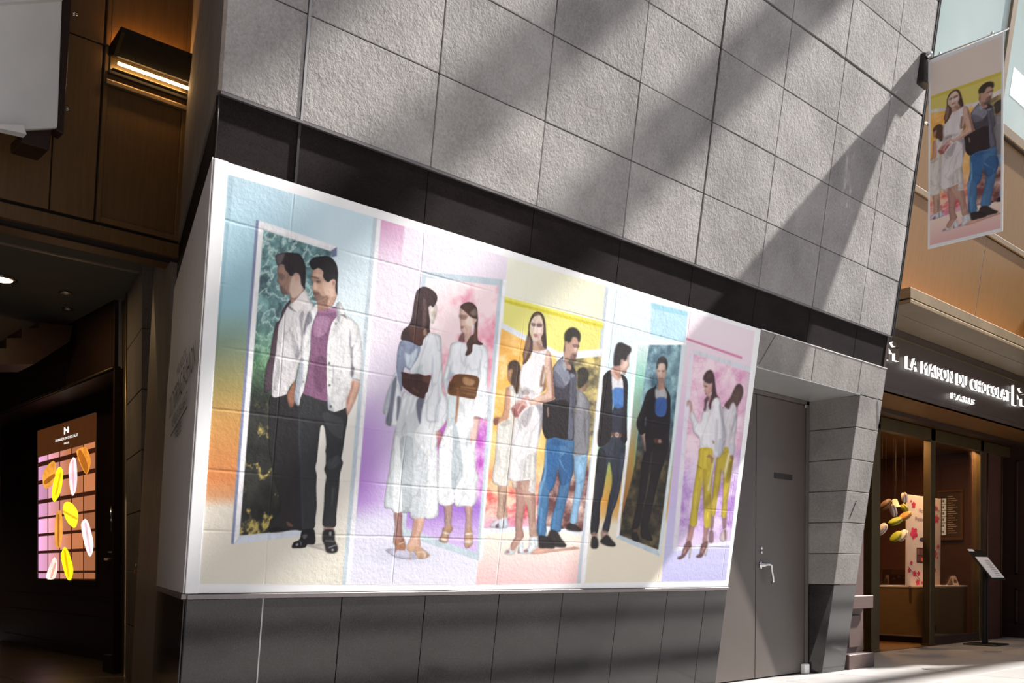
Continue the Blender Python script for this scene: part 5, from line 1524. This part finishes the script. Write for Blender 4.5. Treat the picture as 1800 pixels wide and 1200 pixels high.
for k, key in enumerate(order): grid_part('printed_figure', V2, COLS, biggest(figid == 11 + k), NX, 'poster_print', pobj[pan_of[k]], label=FIG[key][0])
# side sheet on the return, with its lettering
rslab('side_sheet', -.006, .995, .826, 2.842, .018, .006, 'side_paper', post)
Rx = RP(0, 1.8) - RP(1, 1.8); Rx /= np.linalg.norm(Rx)
Rn = np.cross(Rx, np.array([0, 0, 1.0])); Rn /= np.linalg.norm(Rn)
Ru = np.cross(Rn, Rx)
def hR(px, py): return hit(px, py, Rn, RP(0, 1.6, .0195))
def rtext(s, pl, pr, h, lab):
    a, b = hR(*pl), hR(*pr)
    o = a.copy(); 
    return text_on('lettering', s, o, b - a, Ru, h, np.linalg.norm(b - a), 'ink_dark', post, label=lab, kind='stuff')
rtext('2017 SPRING FASHION', (298, 736), (343, 642), .125, 'dark lettering SPRING FASHION on the white side sheet')
rtext('MARUNOUCHI', (311, 665), (327, 630), .06, 'small dark lettering line above the main title')
rtext('INSPIRED BY URBAN BEAUTY', (302, 754), (330, 704), .06, 'small dark lettering line below the main title')
rtext('WEBSITE', (307, 772), (318, 758), .06, 'small dark lettering line at the foot of the text')
a_, b_ = hR(300, 767), hR(329, 715)
slab('rule', [a_, b_, b_ + Ru * .008, a_ + Ru * .008], .001, 'ink_dark', post)
q0 = hR(308, 876); q1 = hR(312, 923)
slab('slot', [q1 - Rx * .05, q1, q0 + Rx * .0, q0 - Rx * .05], .002, 'ink_dark', post)
# ================================================================== HANGING BANNER
ban = root('hanging_banner', (8.5, 3.76, 3.82), 'tall vertical fashion banner hanging from a pole at the top right of the stone wall', 'banner')
BX, BY0, BY1, BZ0, BZ1 = 8.5, 3.757, 3.125, 3.823, 5.5
box('cloth', BX, BX + .003, BY1, BY0, BZ0, BZ1, 'paper_white', ban)
ly0, ly1, lz0, lz1 = BY0 - .018, BY1 + .018, BZ0 + .03, BZ1 - .03
# the same artwork as the third panel, moved over by matching heads and feet
src = [(944, 548), (1008, 576), (887.5, 973), (995, 958)]
dst = [(1674, 159.5), (1735, 145), (1657, 407), (1753, 372)]
Aw = np.array([[*(hW(*p)[[0, 2]]), 1.0] for p in src])
Bw = np.array([hX(*p, BX)[[1, 2]] for p in dst])
Tm = np.linalg.lstsq(Aw, Bw, rcond=None)[0]
Ti = np.linalg.inv(np.column_stack([Tm, [0, 0, 1]]))
def bgb(x, y):
    by = 529 + (x - 886) * .265
    c = vmix(np.full(x.shape + (3,), 1.0) * (226, 214, 204), np.full(x.shape + (3,), 1.0) * (206, 190, 70), (y - by + 4) / 2)
    c = vmix(c, (214, 202, 104), (y - by - 6) / 2)
    return vmix(c, vst(y, [(915, (238, 222, 206)), (950, (232, 206, 196)), (1000, (222, 178, 178))]), (y - 700) / 20)
R2 = Raster(770, 380, 1120, 1110)
R2.fill('771,381 1119,381 1119,1109 771,1109', bgb, 1, False)
for q, c in (('820,535 979,617 979,628 820,546', (220, 214, 214)), ('975,619 1090,611 1089,624 979,634', (220, 214, 214)), ('800,545 978,627 962,924 790,932', tx3), ('985,633 1090,624 1060,938 955,924', tx3b)): R2.fill(q, c, None, False, .6)
bid = R2.ids.copy()
bo = ['womC2', 'manD2', 'manD', 'womC']
for k, key in enumerate(bo): R2.figure(FIG[key][1], 11 + k)
R2.buf = R2.buf * .9 + np.array((26, 20, 18))
NBY, NBZ = 170, 430
gy_, gz_ = np.linspace(ly0, ly1, NBY), np.linspace(lz0, lz1, NBZ)
BYg, BZg = np.meshgrid(gy_, gz_)
def ban_px(y, z):
    q = np.stack([y, z, np.ones_like(y)], -1) @ Ti
    return projA(np.stack([q[..., 0], YW - LEAN * q[..., 1], q[..., 1]], -1))
bx_, by_ = ban_px(BYg, BZg)
BC = srgb_lin(R2.sample(bx_.ravel(), by_.ravel()))
cy_, cz_ = (BYg[:-1, :-1] + BYg[1:, 1:]) * .5, (BZg[:-1, :-1] + BZg[1:, 1:]) * .5
ccx, ccy = ban_px(cy_, cz_)
fid = R2.ident(ccx, ccy)
def bgrid(off): return np.stack([np.full(BYg.size, BX - .0006 - off), BYg.ravel(), BZg.ravel()], -1)
bdrop = grid_part('printed_backdrop', bgrid(0), BC, np.ones((NBZ - 1, NBY - 1), bool), NBY, 'banner_print', ban, label='printed cream, yellow and pink backdrop')
for k, key in enumerate(bo): grid_part('printed_figure', bgrid(.0006), BC, biggest(fid == 11 + k), NBY, 'banner_print', bdrop, label=FIG[key][0] + ', on the banner')
pole = tube('pole', [(BX, 3.755, BZ1 + .012), (BX, BY1 - .04, BZ1 + .012)], .008, 'chrome', ban, 8)
for y in (3.66, 3.22):
    lathe('clip', [(.012, 0), (.014, .01), (.006, .03)], (BX, y, BZ1 + .01), 'chrome', ban, 8)
bk = root('pole_bracket', (8.55, 3.84, 5.4), 'dark metal bracket clamping the banner pole to the wall edge', 'bracket')
box('bracket_body', 8.43, 8.60, 3.76, 3.90, 5.30, 5.56, 'dark_metal', bk, .01)
lathe('bracket_knob', [(.03, 0), (.035, .02), (.02, .05)], (8.46, 3.76, 5.53), 'chrome', bk, 12, (0, -1, 0))

# ================================================================== LIT SHOP SIGN
sign = root('shop_sign', (9.6, YS, 3.1), 'lit raised letters LA MAISON DU CHOCOLAT PARIS on the brown sign band', 'sign')
ED = .032
def word(s, x0, x1, z0, h):
    """place each letter singly"""
    me = text_mesh('I', 1); bpy.data.meshes.remove(me)
    adv = {}
    widths = []
    for ch in s:
        if ch == ' ': widths.append(.34); continue
        m = text_mesh(ch, 1.0)
        xs = [v.co.x for v in m.vertices]; widths.append(max(xs) - min(xs)); bpy.data.meshes.remove(m)
    gap = .13
    tot = sum(widths) + gap * (len(s) - 1)
    k = (x1 - x0) / tot; x = x0
    for ch, w in zip(s, widths):
        if ch != ' ':
            text_on('letter', ch, (x, YS - .012, z0), (1, 0, 0), (0, 0, 1), h, w * k, 'letter_face', sign, ED, 'letter_glow')
        x += (w + gap) * k
word('LA MAISON DU CHOCOLAT', 9.93, 12.80, 3.105, .128)
word('PARIS', 11.07, 11.70, 2.93, .062)
def logo(name, x0, w, z0, h, par, ydep=YS - .012, ed=ED, mats=('letter_face', 'letter_glow'), plane='y'):
    stem = [(0, 0), (.24, 0), (.24, .60), (.46, .38), (.66, .44), (.66, .10), (.92, .10), (.92, .74), (.70, .66), (.48, .60), (.24, .88), (.24, 1), (0, 1)]
    dot = [(.62 + .17 * math.cos(t), .88 + .12 * math.sin(t)) for t in np.linspace(0, 2 * math.pi, 12, endpoint=False)]
    for nm, poly in (('logo_stem', stem), ('logo_dot', dot)):
        k = len(poly)
        if plane == 'y':
            fr = [(x0 + u * w, ydep - ed, z0 + v * h) for u, v in poly]; bk_ = [(x0 + u * w, ydep, z0 + v * h) for u, v in poly]
        faces = [tuple(range(k))] + [((i + 1) % k, i, i + k, (i + 1) % k + k) for i in range(k)]
        mk(nm, fr + bk_, faces, None, par, mats=list(mats), fmat=[0] + [1] * k)
logo('logo', 9.42, .34, 3.12, .21, sign)
logo('logo', 12.90, .42, 3.075, .25, sign)

# ================================================================== WALL LAMP ON THE WOODEN FASCIA
x0l, x1l = hF(188, 130)[0], hF(330, 172)[0]
zt = hF(258, 140)[2]
lamp = root('wall_lamp', tuple(FP((x0l + x1l) / 2, zt)), 'bronze hooded wall lamp with a glowing tube on the wooden fascia', 'lamp')
def LPt(x, o, z): return FP(x, zt + z, o)
def lprism(name, prof, x0, x1, mat, bv=.003):
    k = len(prof)
    V = [LPt(x0, o, z) for o, z in prof] + [LPt(x1, o, z) for o, z in prof]
    Fc = [tuple(range(k)), tuple(range(2 * k - 1, k - 1, -1))] + [(i, (i + 1) % k, (i + 1) % k + k, i + k) for i in range(k)]
    o = fixn(mk(name, [tuple(v) for v in V], Fc, mat, lamp))
    if bv: bevel(o, bv)
    return o
lprism('hood', [(.0, .060), (.0, .115), (.20, .185), (.215, .150), (.10, .040), (.075, .045)], x0l, x1l, 'hood_brown')
lprism('back_plate', [(.0, -.05), (.012, -.05), (.012, .062), (.0, .062)], x0l + .01, x1l - .01, 'brass_dark')
lprism('hood_lip', [(.10, .036), (.215, .146), (.212, .150), (.098, .042)], x0l, x0l + .02, 'brass_dark', 0)
lprism('lower_bar', [(.0, -.050), (.034, -.048), (.034, -.028), (.0, -.030)], x0l, x1l, 'dark_metal')
lprism('lower_ledge', [(.0, -.115), (.030, -.112), (.030, -.085), (.0, -.070)], x0l - .01, x1l + .01, 'bronze')
lprism('reflector', [(.012, -.022), (.045, -.016), (.045, -.011), (.012, -.014)], x0l + .02, x1l - .02, 'bronze', .001)
lprism('up_glow', [(.02, .128), (.03, .131), (.03, .136), (.02, .134)], x0l + .05, x1l - .05, 'hood_glow', 0)
tube('glow_tube', [tuple(LPt(x0l + .04, .072, .012)), tuple(LPt(x1l - .03, .072, .012))], .009, 'tube_glow', lamp, 10)
tube('stay_rod', [tuple(LPt(x0l - .035, .01, .115)), tuple(LPt(x0l + .02, .02, .11))], .006, 'dark_metal', lamp, 6)

# ================================================================== STAIR BALUSTRADE, TOP LEFT
YB = 5.75
def hB(px, py): return tuple(hY(px, py, YB))
st = root('stair_balustrade', hB(60, 232), 'white stair balustrade panel with dark brown end post at the top left', 'balustrade')
slab('side_panel', [hB(-60, 240), hB(0, 230), hB(101, 224), hB(110, -20), hB(-60, -20)], .03, 'white_paint', st, .003)
slab('drop_panel', [hB(-60, 222), hB(35, 226), hB(35, 227), hB(41, 242), hB(0, 233), hB(-60, 225)], .06, 'white_paint', st)
slab('end_post', [tuple(np.array(hB(100, 224)) + (0, .02, 0)), tuple(np.array(hB(114, 234)) + (0, .02, 0)), tuple(np.array(hB(129, -20)) + (0, .02, 0)), tuple(np.array(hB(109, -20)) + (0, .02, 0))], .10, 'dark_wood', st, .004)
slab('under_step', [tuple(np.array(hB(41, 228)) + (0, .04, 0)), tuple(np.array(hB(41, 246)) + (0, .04, 0)), tuple(np.array(hB(90, 260)) + (0, .04, 0)), tuple(np.array(hB(96, 224)) + (0, .04, 0))], .2, 'dark_wood', st, .004)
slab('cap_rail', [hB(-60, 12), hB(108, 0), hB(108, 3), hB(-60, 14)], .04, 'white_paint', st)
for (px, py) in ((132, 25), (120, 192)):
    for d in (-1.6, 1.6):
        p = np.array(hB(px - 4, py + d)); q = np.array(hB(px + 4, py + d))
        tube('fixing_bolt', [tuple(p), tuple(q)], .0035, 'chrome', st, 8)

# far stair seen under the lobby ceiling
sx = root('lobby_stair', (1.4, 9.2, 2.6), 'dark stepped underside of a stair at the far left of the lobby', 'stair')
XST = 9.6   # depth of the stair
def hS(px, py):
    p = hY(px, py, XST); return (p[0], p[1], min(p[2], 3.26))
steps = [(-40, 640), (-40, 612), (11, 612), (11, 594), (38, 594), (38, 577), (68, 577), (68, 566), (128, 566), (122, 600), (60, 640)]
slab('stair_string', [hS(*p) for p in steps[::-1]], .5, 'dark_wood', sx)
slab('stair_wall', [tuple(np.array(hS(-60, 700)) + (0, 1.5, 0)), tuple(np.array(hS(80, 700)) + (0, 1.5, 0)), tuple(np.array(hS(80, 500)) + (0, 1.5, 0)), tuple(np.array(hS(-60, 500)) + (0, 1.5, 0))], .05, 'fascia_wood', sx)

# lobby ceiling lamps
def clamp(px, py, lab, glow, rad, grp='lobby ceiling lamps'):
    p = hZ(px, py, 3.335)
    r_ = root('ceiling_lamp', (p[0], p[1], 3.335), lab, 'lamp', grp)
    lathe('trim_ring', [(rad, 0), (rad * 1.05, -.006), (rad * .8, -.01)], (p[0], p[1], 3.335), 'chrome', r_, 18)
    lathe('lens', [(rad * .78, -.004), (rad * .7, -.012)], (p[0], p[1], 3.335), 'down_glow' if glow else 'soffit_metal', r_, 16)
    if glow:
        L = bpy.data.lights.new('lamp_beam', 'AREA'); L.energy = 10; L.size = rad * 1.5; L.shape = 'DISK'; L.color = (1, .74, .4)
        lo = bpy.data.objects.new('lamp_beam', L); reg(lo, r_); lo.location = (0, 0, -.03)
clamp(4, 490, 'glowing round ceiling lamp at the left edge of the lobby', True, .11)
clamp(116, 515, 'small unlit ceiling lamp further from the lobby stair', False, .06)
clamp(119, 543, 'small ceiling lamp lowest in view above the lobby stair', False, .05)

# ================================================================== LIT DISPLAY IN THE LOBBY SHOP FRONT
scr = root('display_screen', (XS, 11.1, SZ0), 'lit display showing macarons on chocolate tablets in the dark lobby shop front', 'screen')
XD_ = XS - .012
def frame4(par, x, ya, yb, z0, z1, w, mat):
    for (a, b, c, d) in ((ya - w, yb + w, z0 - w, z0), (ya - w, yb + w, z1, z1 + w), (ya - w, ya, z0, z1), (yb, yb + w, z0, z1)):
        slab('frame', [(x, b, c), (x, a, c), (x, a, d), (x, b, d)], .03, mat, par, .003)
frame4(scr, XS - .008, SY0, SY1, SZ0, SZ1, .06, 'black_plastic')
def scr3(px, py, off): 
    p = hX(px, py, XD_); return np.array([XD_ - off, p[1], p[2]])
def q3(x): return x
def scol(x, y): return mixc((206, 150, 196), (150, 92, 60), (x - 66) / 55)
a = Art(scr3, 5, base=.0005)
a.fill('66,757 170,725 166,1020 66,1016', (58, 30, 12), False, fold=.02)
a.fill('66,806 168,786 166,1020 66,1016', (46, 20, 10), False, fold=.02)
a.build('picture', 'screen_print', scr, flip=(-1, 0, 0), label='glowing brown picture ground')
xs_ = [67, 84.5, 105, 126, 147, 168]
rows = [(804, 813), (821, 845), (852, 879), (886, 909), (913, 938), (943, 968), (973, 1003), (1007, 1016)]
for r, (ya, yb) in enumerate(rows):
    for c in range(5):
        xa_, xb_ = xs_[c] + .8, xs_[c + 1] - .8
        sk = lambda x, y: y - (x - 67) * (.34 * (1010 - y) / 250.0)
        P_ = [(xa_, sk(xa_, ya)), (xb_, sk(xb_, ya)), (xb_, sk(xb_, yb)), (xa_, sk(xa_, yb))]
        if r == 0: P_[0] = (xa_, sk(xa_, ya)); 
        a = Art(scr3, 8, base=.0012)
        k = .85 + .3 * random.random()
        a.fill(P_, lambda x, y: tuple(min(255, q * k) for q in scol(x, y)), False)
        a.build('chocolate_square', 'screen_print', scr, flip=(-1, 0, 0))
macs = [('brown', 'Q 315,310 345,288 375,290 400,360 395,400 375,445 345,400', 'Q 340,300 380,380 375,440 350,400 325,330', (206, 130, 46), (150, 84, 24)),
        ('brown', 'Q 118,450 140,400 180,366 195,390 190,470 160,520 125,520', 'Q 130,480 185,440 190,460 135,505', (204, 136, 52), (140, 80, 26)),
        ('yellow', 'Q 175,520 200,420 220,400 237,430 225,540 190,605 172,580', 'Q 190,560 222,430 228,440 198,570', (250, 226, 30), (200, 160, 20)),
        ('white', 'Q 272,400 295,345 312,360 320,450 312,540 290,570 275,500', 'Q 288,380 300,360 304,540 296,550', (252, 214, 220), (214, 164, 172)),
        ('yellow', 'Q 236,650 250,608 290,615 325,670 318,740 300,758 260,720', 'Q 240,655 320,700 318,712 240,668', (248, 228, 40), (196, 160, 30)),
        ('brown', 'Q 188,760 200,665 225,660 236,760 225,860 210,878 192,860', 'Q 206,680 216,680 214,870 206,860', (206, 140, 54), (150, 88, 30)),
        ('white', 'Q 343,740 368,706 390,740 414,840 410,900 392,926 365,860', 'Q 362,730 376,730 400,900 392,905', (255, 244, 246), (206, 172, 180)),
        ('yellow', 'Q 226,920 245,870 270,900 297,1000 285,1060 265,1062 240,1000', 'Q 240,890 252,890 276,1050 266,1050', (252, 226, 20), (204, 160, 14)),
        ('white', 'Q 138,1053 155,990 185,930 203,960 200,1020 185,1056', 'Q 160,1050 190,960 198,970 172,1054', (246, 206, 196), (202, 150, 130))]
for nm, sh_, fi, c1, c2 in macs:
    a = Art(scr3, 4, base=.002)
    a.fill(sh_, c1, True, fold=.08); a.fill(fi, c2, True, fold=.05)
    a.build('macaron_picture', 'screen_print', scr, flip=(-1, 0, 0), label='glowing %s macaron on the display' % nm)
def stext(s, pl, pr, h):
    pa, pb = hX(*pl, XD_ - .002), hX(*pr, XD_ - .002)
    text_on('lettering', s, pa, (0, -1, 0), (0, 0, 1), h, abs(pb[1] - pa[1]), 'letter_glow', scr, 0, kind='stuff')
stext('LA MAISON DU CHOCOLAT', (97.5, 777), (137, 766), .028)
stext('PARIS', (112.5, 781), (121, 778), .018)
p0 = hX(112.5, 763.5, XD_ - .002); p1 = hX(121.5, 753, XD_ - .002)
stem = [(0, 0), (.24, 0), (.24, .55), (.46, .36), (.66, .42), (.66, .10), (.92, .10), (.92, .74), (.84, 1), (.64, .95), (.70, .66), (.48, .60), (.24, .88), (.24, 1), (0, 1)]
lw_, lh_ = p0[1] - p1[1], .075
mk('logo', [(XD_ - .002, p0[1] - u * lw_, p0[2] + v * lh_) for u, v in stem], [tuple(range(len(stem)))], 'letter_glow', scr)
def bbar(pl, pr, pb): return None
L = bpy.data.lights.new('x', 'POINT'); bpy.data.lights.remove(L)

# ================================================================== THINGS IN THE SHOP WINDOW
YPn = 5.78
fp = root('flower_panel', (13.1, YPn, .77), 'tall white panel printed with pink blossoms standing on the counter', 'display panel')
PXa, PXb = 12.70, 13.75
pa = hY(1595, 1030, YPn); pb_ = hY(1653, 1028, YPn)
ztop = hY(1596, 869, YPn)[2]
PXa, PXb = pa[0], pb_[0]
pbd = box('panel_board', PXa, PXb, YPn, YPn + .03, .768, ztop, 'cream_card', fp, .003)
def pan3(px, py, off):
    p = hY(px, py, YPn); return np.array([p[0], YPn - .001 - off, p[2]])
def blossom(cx, cy, r, rot=0.0):
    out = []
    for k in range(25):
        t = 2 * math.pi * k / 25 + rot
        out.append((cx + .62 * r * math.cos(t) * (.62 + .38 * abs(math.cos(2.5 * (t - rot)))), cy + r * math.sin(t) * (.62 + .38 * abs(math.cos(2.5 * (t - rot))))))
    return out
bl = [(148, 270, 36), (122, 232, 16), (150, 555, 66), (335, 262, 34), (373, 305, 30), (378, 412, 48), (395, 690, 24), (362, 758, 40), (388, 800, 16), (124, 852, 24), (104, 926, 28), (158, 960, 34), (198, 958, 28), (188, 1046, 34), (322, 958, 34), (360, 926, 26), (232, 1050, 18)]
for (x, y, r) in bl:
    a = Art(pan3, 3, base=.0006)
    a.fill(blossom(1580 + x / 5.7143, 840 + y / 5.7143, r / 5.7143, x), (206, 62, 96), False, fold=.1)
    a.build('blossom_print', 'card_print', pbd, flip=(0, -1, 0))
for pts in ([(90, 885), (125, 930), (165, 960), (215, 1030)], [(335, 262), (373, 300), (410, 340)]):
    tube('branch_print', [tuple(pan3(1580 + x / 5.7143, 840 + y / 5.7143, .001)) for x, y in pts], .003, 'ink_dark', pbd, 5)
def ptext(s, zx, zy, h, w):
    p = pan3(1580 + zx / 5.7143, 840 + zy / 5.7143, .001)
    text_on('lettering', s, p, (1, 0, 0), (0, 0, 1), h, w, 'pink_wood', pbd, 0, kind='stuff')
ptext('Rose', 205, 345, .055, .20); ptext('Petite', 165, 428, .055, .26)
def photo(items, lb):
    a = Art(pan3, 4, base=.0006)
    for q, c, sm in items: a.fill(q, c, sm)
    a.build('photo_print', 'card_print', pbd, flip=(0, -1, 0), label=lb)
photo([('R 178,698 250,702 248,855 178,850', (64, 40, 44), False), ('R 185,710 205,712 205,770 185,768', (150, 96, 90), False), ('R 212,712 240,714 240,772 212,770', (120, 78, 74), False), ('R 185,780 240,784 240,840 185,838', (110, 70, 66), False), ('R 222,800 242,800 242,838 222,836', (226, 110, 70), False)], 'printed photograph of an open chocolate box')
photo([('R 212,602 250,598 255,640 212,632', (70, 60, 84), True)], 'printed dark ribbon end')
photo([('R 315,608 348,606 348,632 315,642', (70, 60, 84), True)], 'printed dark ribbon end')

ab = root('acrylic_box', (12.8, 6.0, .77), 'clear acrylic box with pink blossoms on the counter left of the panel', 'box')
aL, aR = 12.66, 13.0
for (x0, x1, y0, y1) in ((12.66, 12.665, 5.83, 6.22), (12.66, 12.98, 5.83, 5.835), (12.66, 12.98, 6.215, 6.22), (12.975, 12.98, 5.83, 6.22)):
    box('acrylic_sheet', x0, x1, y0, y1, .77, .985, 'acrylic', ab)
box('box_card', 12.70, 12.703, 5.88, 6.12, .775, .93, 'panel_red', ab)
for (y, z) in ((5.9, .86), (5.98, .88), (6.05, .85)):
    lathe('blossom', [(.004, 0), (.022, .004), (.012, .008)], (12.698, y, z), 'pink_wood', ab, 10, (-1, 0, 0))

cc = root('price_card', (13.85, 5.70, .77), 'small white folded card standing on the counter right of the panel', 'card')
slab('card_face', [(13.78, 5.70, .769), (13.98, 5.70, .769), (13.95, 5.74, .90), (13.82, 5.74, .90)], .004, 'cream_card', cc)
slab('card_back', [(13.98, 5.80, .769), (13.78, 5.80, .769), (13.82, 5.745, .90), (13.95, 5.745, .90)], .004, 'cream_card', cc)
slab('card_print', [(13.83, 5.7075, .80), (13.93, 5.7075, .80), (13.92, 5.722, .85), (13.84, 5.722, .85)], .0005, 'ink_dark', cc)

# menu board on the inside wall
mb = root('menu_board', (14.9, 6.6, 1.5), 'brown framed wall menu with a strip of bright pictures inside the shop', 'menu board')
XM = 14.93
ma, mb2, mc_, md = hX(1652, 868, XM), hX(1690, 864, XM), hX(1687, 944, XM), hX(1652, 945, XM)
y0m, y1m, z0m, z1m = ma[1], mb2[1], mc_[2], mb2[2]
slab('board', [(XM, y0m, z0m), (XM, y1m, z0m), (XM, y1m, z1m), (XM, y0m, z1m)], .03, 'chalk_board', mb, .003)
for (a, b, c, d) in ((y0m + .03, y1m - .03, z1m, z1m + .04), (y0m + .03, y1m - .03, z0m - .04, z0m), (y0m + .03, y0m, z0m, z1m), (y1m, y1m - .03, z0m, z1m)):
    slab('frame', [(XM - .02, a, c), (XM - .02, b, c), (XM - .02, b, d), (XM - .02, a, d)], .04, 'interior_wood', mb, .004)
wm = y0m - y1m
for k in range(6):
    z = z1m - .09 - k * (z1m - z0m - .12) / 6
    slab('picture', [(XM - .004, y0m - .06 * wm - .02, z - .085), (XM - .004, y0m - .30 * wm, z - .085), (XM - .004, y0m - .30 * wm, z), (XM - .004, y0m - .06 * wm - .02, z)], .002, 'menu_glow', mb)
    slab('picture_dot', [(XM - .006, y0m - .14 * wm, z - .06), (XM - .006, y0m - .22 * wm, z - .06), (XM - .006, y0m - .22 * wm, z - .02), (XM - .006, y0m - .14 * wm, z - .02)], .001, 'panel_red', mb)
for k in range(18):
    z = z1m - .06 - k * (z1m - z0m - .1) / 18
    slab('text_line', [(XM - .004, y0m - .38 * wm, z - .008), (XM - .004, y0m - (.62 + .1 * ((k * 7) % 3)) * wm, z - .008), (XM - .004, y0m - (.62 + .1 * ((k * 7) % 3)) * wm, z), (XM - .004, y0m - .38 * wm, z)], .001, 'cream_card', mb)

# pendant lamp with glass shade
YPd = 6.3
pp = hY(1573, 886, YPd)
pen = root('pendant_lamp', (pp[0], YPd, pp[2]), 'small bell-shaped pendant lamp glowing inside the shop doorway', 'lamp')
tube('cord', [(pp[0], YPd, pp[2] + .06), (pp[0], YPd, 2.78)], .004, 'thread', pen, 6)
lathe('shade', [(.012, .075), (.03, .07), (.045, .03), (.06, -.01), (.10, -.03), (.098, -.034), (.056, -.014), (.040, .03), (.02, .06)], (pp[0], YPd, pp[2]), 'shade_glow', pen, 20)
lathe('bulb', [(.004, .05), (.022, .035), (.03, .01), (.022, -.012), (.004, -.02)], (pp[0], YPd, pp[2]), 'lamp_glow', pen, 14)
L = bpy.data.lights.new('pendant_light', 'POINT'); L.energy = 4; L.color = (1, .75, .42); L.shadow_soft_size = .04
lo = bpy.data.objects.new('pendant_light', L); reg(lo, pen); lo.location = (0, 0, -.05)
pen2 = root('wall_lantern', (12.2, 8.9, 1.4), 'dark lantern frame with tiny lamp on the shop back wall', 'lamp')
lc = hY(1586, 920, 8.9)
box('lantern_frame', lc[0] - .35, lc[0] + .35, 8.86, 8.95, lc[2] - .32, lc[2] + .42, 'black_plastic', pen2, .01)
for dx in (-.18, .18):
    box('lantern_pane', lc[0] + dx - .15, lc[0] + dx + .15, 8.84, 8.865, lc[2] - .26, lc[2] + .36, 'counter_wood', pen2, .003)
lathe('bulb', [(.004, -.04), (.04, 0), (.004, .04)], (lc[0], 8.80, lc[2] + .22), 'lamp_glow', pen2, 10)

# macarons hung in the doorway as window decoration
plain('mac_white', (.80, .68, .64), .6); plain('mac_green', (.36, .40, .03), .6); plain('mac_orange', (.50, .24, .04), .6); plain('mac_brown', (.22, .09, .02), .6); plain('mac_fill', (.42, .20, .08), .7)
YM = 5.50
mac = [(1557, 887, 48, 'brown', 'dark brown', 'top left of the hanging macarons'), (1570, 896, -72, 'white', 'white', 'right under the pendant lamp'), (1590, 893, -58, 'green', 'green', 'upper one touching the blossom panel'),
       (1591, 907, 38, 'orange', 'orange', 'below the upper green one'), (1574, 916, 28, 'green', 'green', 'middle one of the group'), (1550, 930, 58, 'white', 'white', 'lowest left of the group'),
       (1575, 943, 50, 'green', 'green', 'lowest one of the group'), (1586, 941, 58, 'white', 'white', 'lowest beside the green one'), (1590, 874, -80, 'white', 'white', 'topmost beside the panel edge')]
for (px, py, ang, mm, cn, where) in mac:
    YM = (5.52, 5.48, 5.63, 5.54, 5.60, 5.64, 5.72, 5.71, 5.47)[mac.index((px, py, ang, mm, cn, where))]; c = hY(px, py, YM); rr = .088 if px not in (1590,) else .066
    mr = root('hanging_macaron', tuple(c), '%s macaron decoration, %s' % (cn, where), 'macaron', 'macarons hanging in the shop doorway')
    t = math.radians(ang)
    ax = Vector(tuple(-math.sin(t) * Rv + math.cos(t) * Uv - .18 * Fv)).normalized()       # axis through both shells
    for sgn in (1, -1):
        lathe('shell', [(.9 * rr, .006), (rr, .010), (.96 * rr, .018), (.7 * rr, .030), (.3 * rr, .036), (.003, .037)], tuple(c), 'mac_' + mm, mr, 16, tuple(ax * sgn))
    lathe('filling', [(.86 * rr, -.007), (.90 * rr, 0), (.86 * rr, .007)], tuple(c), 'mac_fill', mr, 16, tuple(ax))
    tube('thread', [tuple(c), (c[0], c[1], 2.62)], .0007, 'thread', mr, 4)

# round cover plates let into the floor
for k, (px, py, lb) in enumerate(((1640, 1176, 'round metal floor plate in the sunlight before the shop'), (1745, 1145, 'round metal floor plate beside the menu stand'), )):
    p = hZ(px, py, 0)
    r_ = root('floor_plate', (p[0], p[1], 0), lb, 'floor plate', 'round floor plates')
    lathe('ring', [(.10, 0), (.10, .003), (.085, .004)], (p[0], p[1], .0005), 'bead_metal', r_, 24)
    lathe('cover', [(.08, 0), (.078, .002)], (p[0], p[1], .001), 'dark_metal', r_, 24)
ul = ['round glass floor light below the man in the pale shirt', 'round glass floor light before the grey door side of the poster', 'round glass floor light farther out before the poster middle', 'round glass floor light farther out toward the grey door']
for k, (x, y, on) in enumerate(((4.25, 3.80, 1), (6.67, 3.90, 1), (4.35, 2.65, 0), (6.65, 2.83, 0))):
    r_ = root('floor_light', (x, y, 0), ul[k], 'floor light', 'floor lights before the wall')
    lathe('ring', [(.10, 0), (.10, .004), (.085, .005)], (x, y, .0005), 'chrome', r_, 24)
    lathe('lens', [(.08, 0), (.07, .003)], (x, y, .001), 'soffit_metal', r_, 20)

# spotlights added out of view to brighten the dim parts of the poster
for k, (x, tx_) in enumerate(((0.0, 3.1), (0.35, 5.6))):
    y, z = 0.6, 7.28
    sp_ = root('fill_spotlight', (x, y, z), ['added unseen spotlight brightening the near half of the poster', 'added unseen spotlight brightening the far half of the poster'][k], 'spotlight', 'added poster fill lamps')
    d = (Vector((tx_, 4.3, (1.75, 1.45)[k])) - Vector((x, y, z - .22))).normalized()
    tube('stem', [(x, y, z), (x, y, z - .16)], .015, 'black_plastic', sp_, 8)
    lathe('head', [(.045, -.09), (.06, -.06), (.062, .08), (.056, .08), (.05, .05)], (x, y, z - .22), 'black_plastic', sp_, 18, tuple(d))
    L = bpy.data.lights.new('fill_beam', 'SPOT'); L.energy = (260, 800)[k]; L.spot_size = math.radians((30, 31)[k]); L.spot_blend = .8; L.shadow_soft_size = .05; L.color = (1, .97, .93)
    lo = bpy.data.objects.new('fill_beam', L); reg(lo, sp_); lo.location = Vector((0, 0, -.22)) + d * .1
    lo.rotation_euler = d.to_track_quat('-Z', 'Y').to_euler()
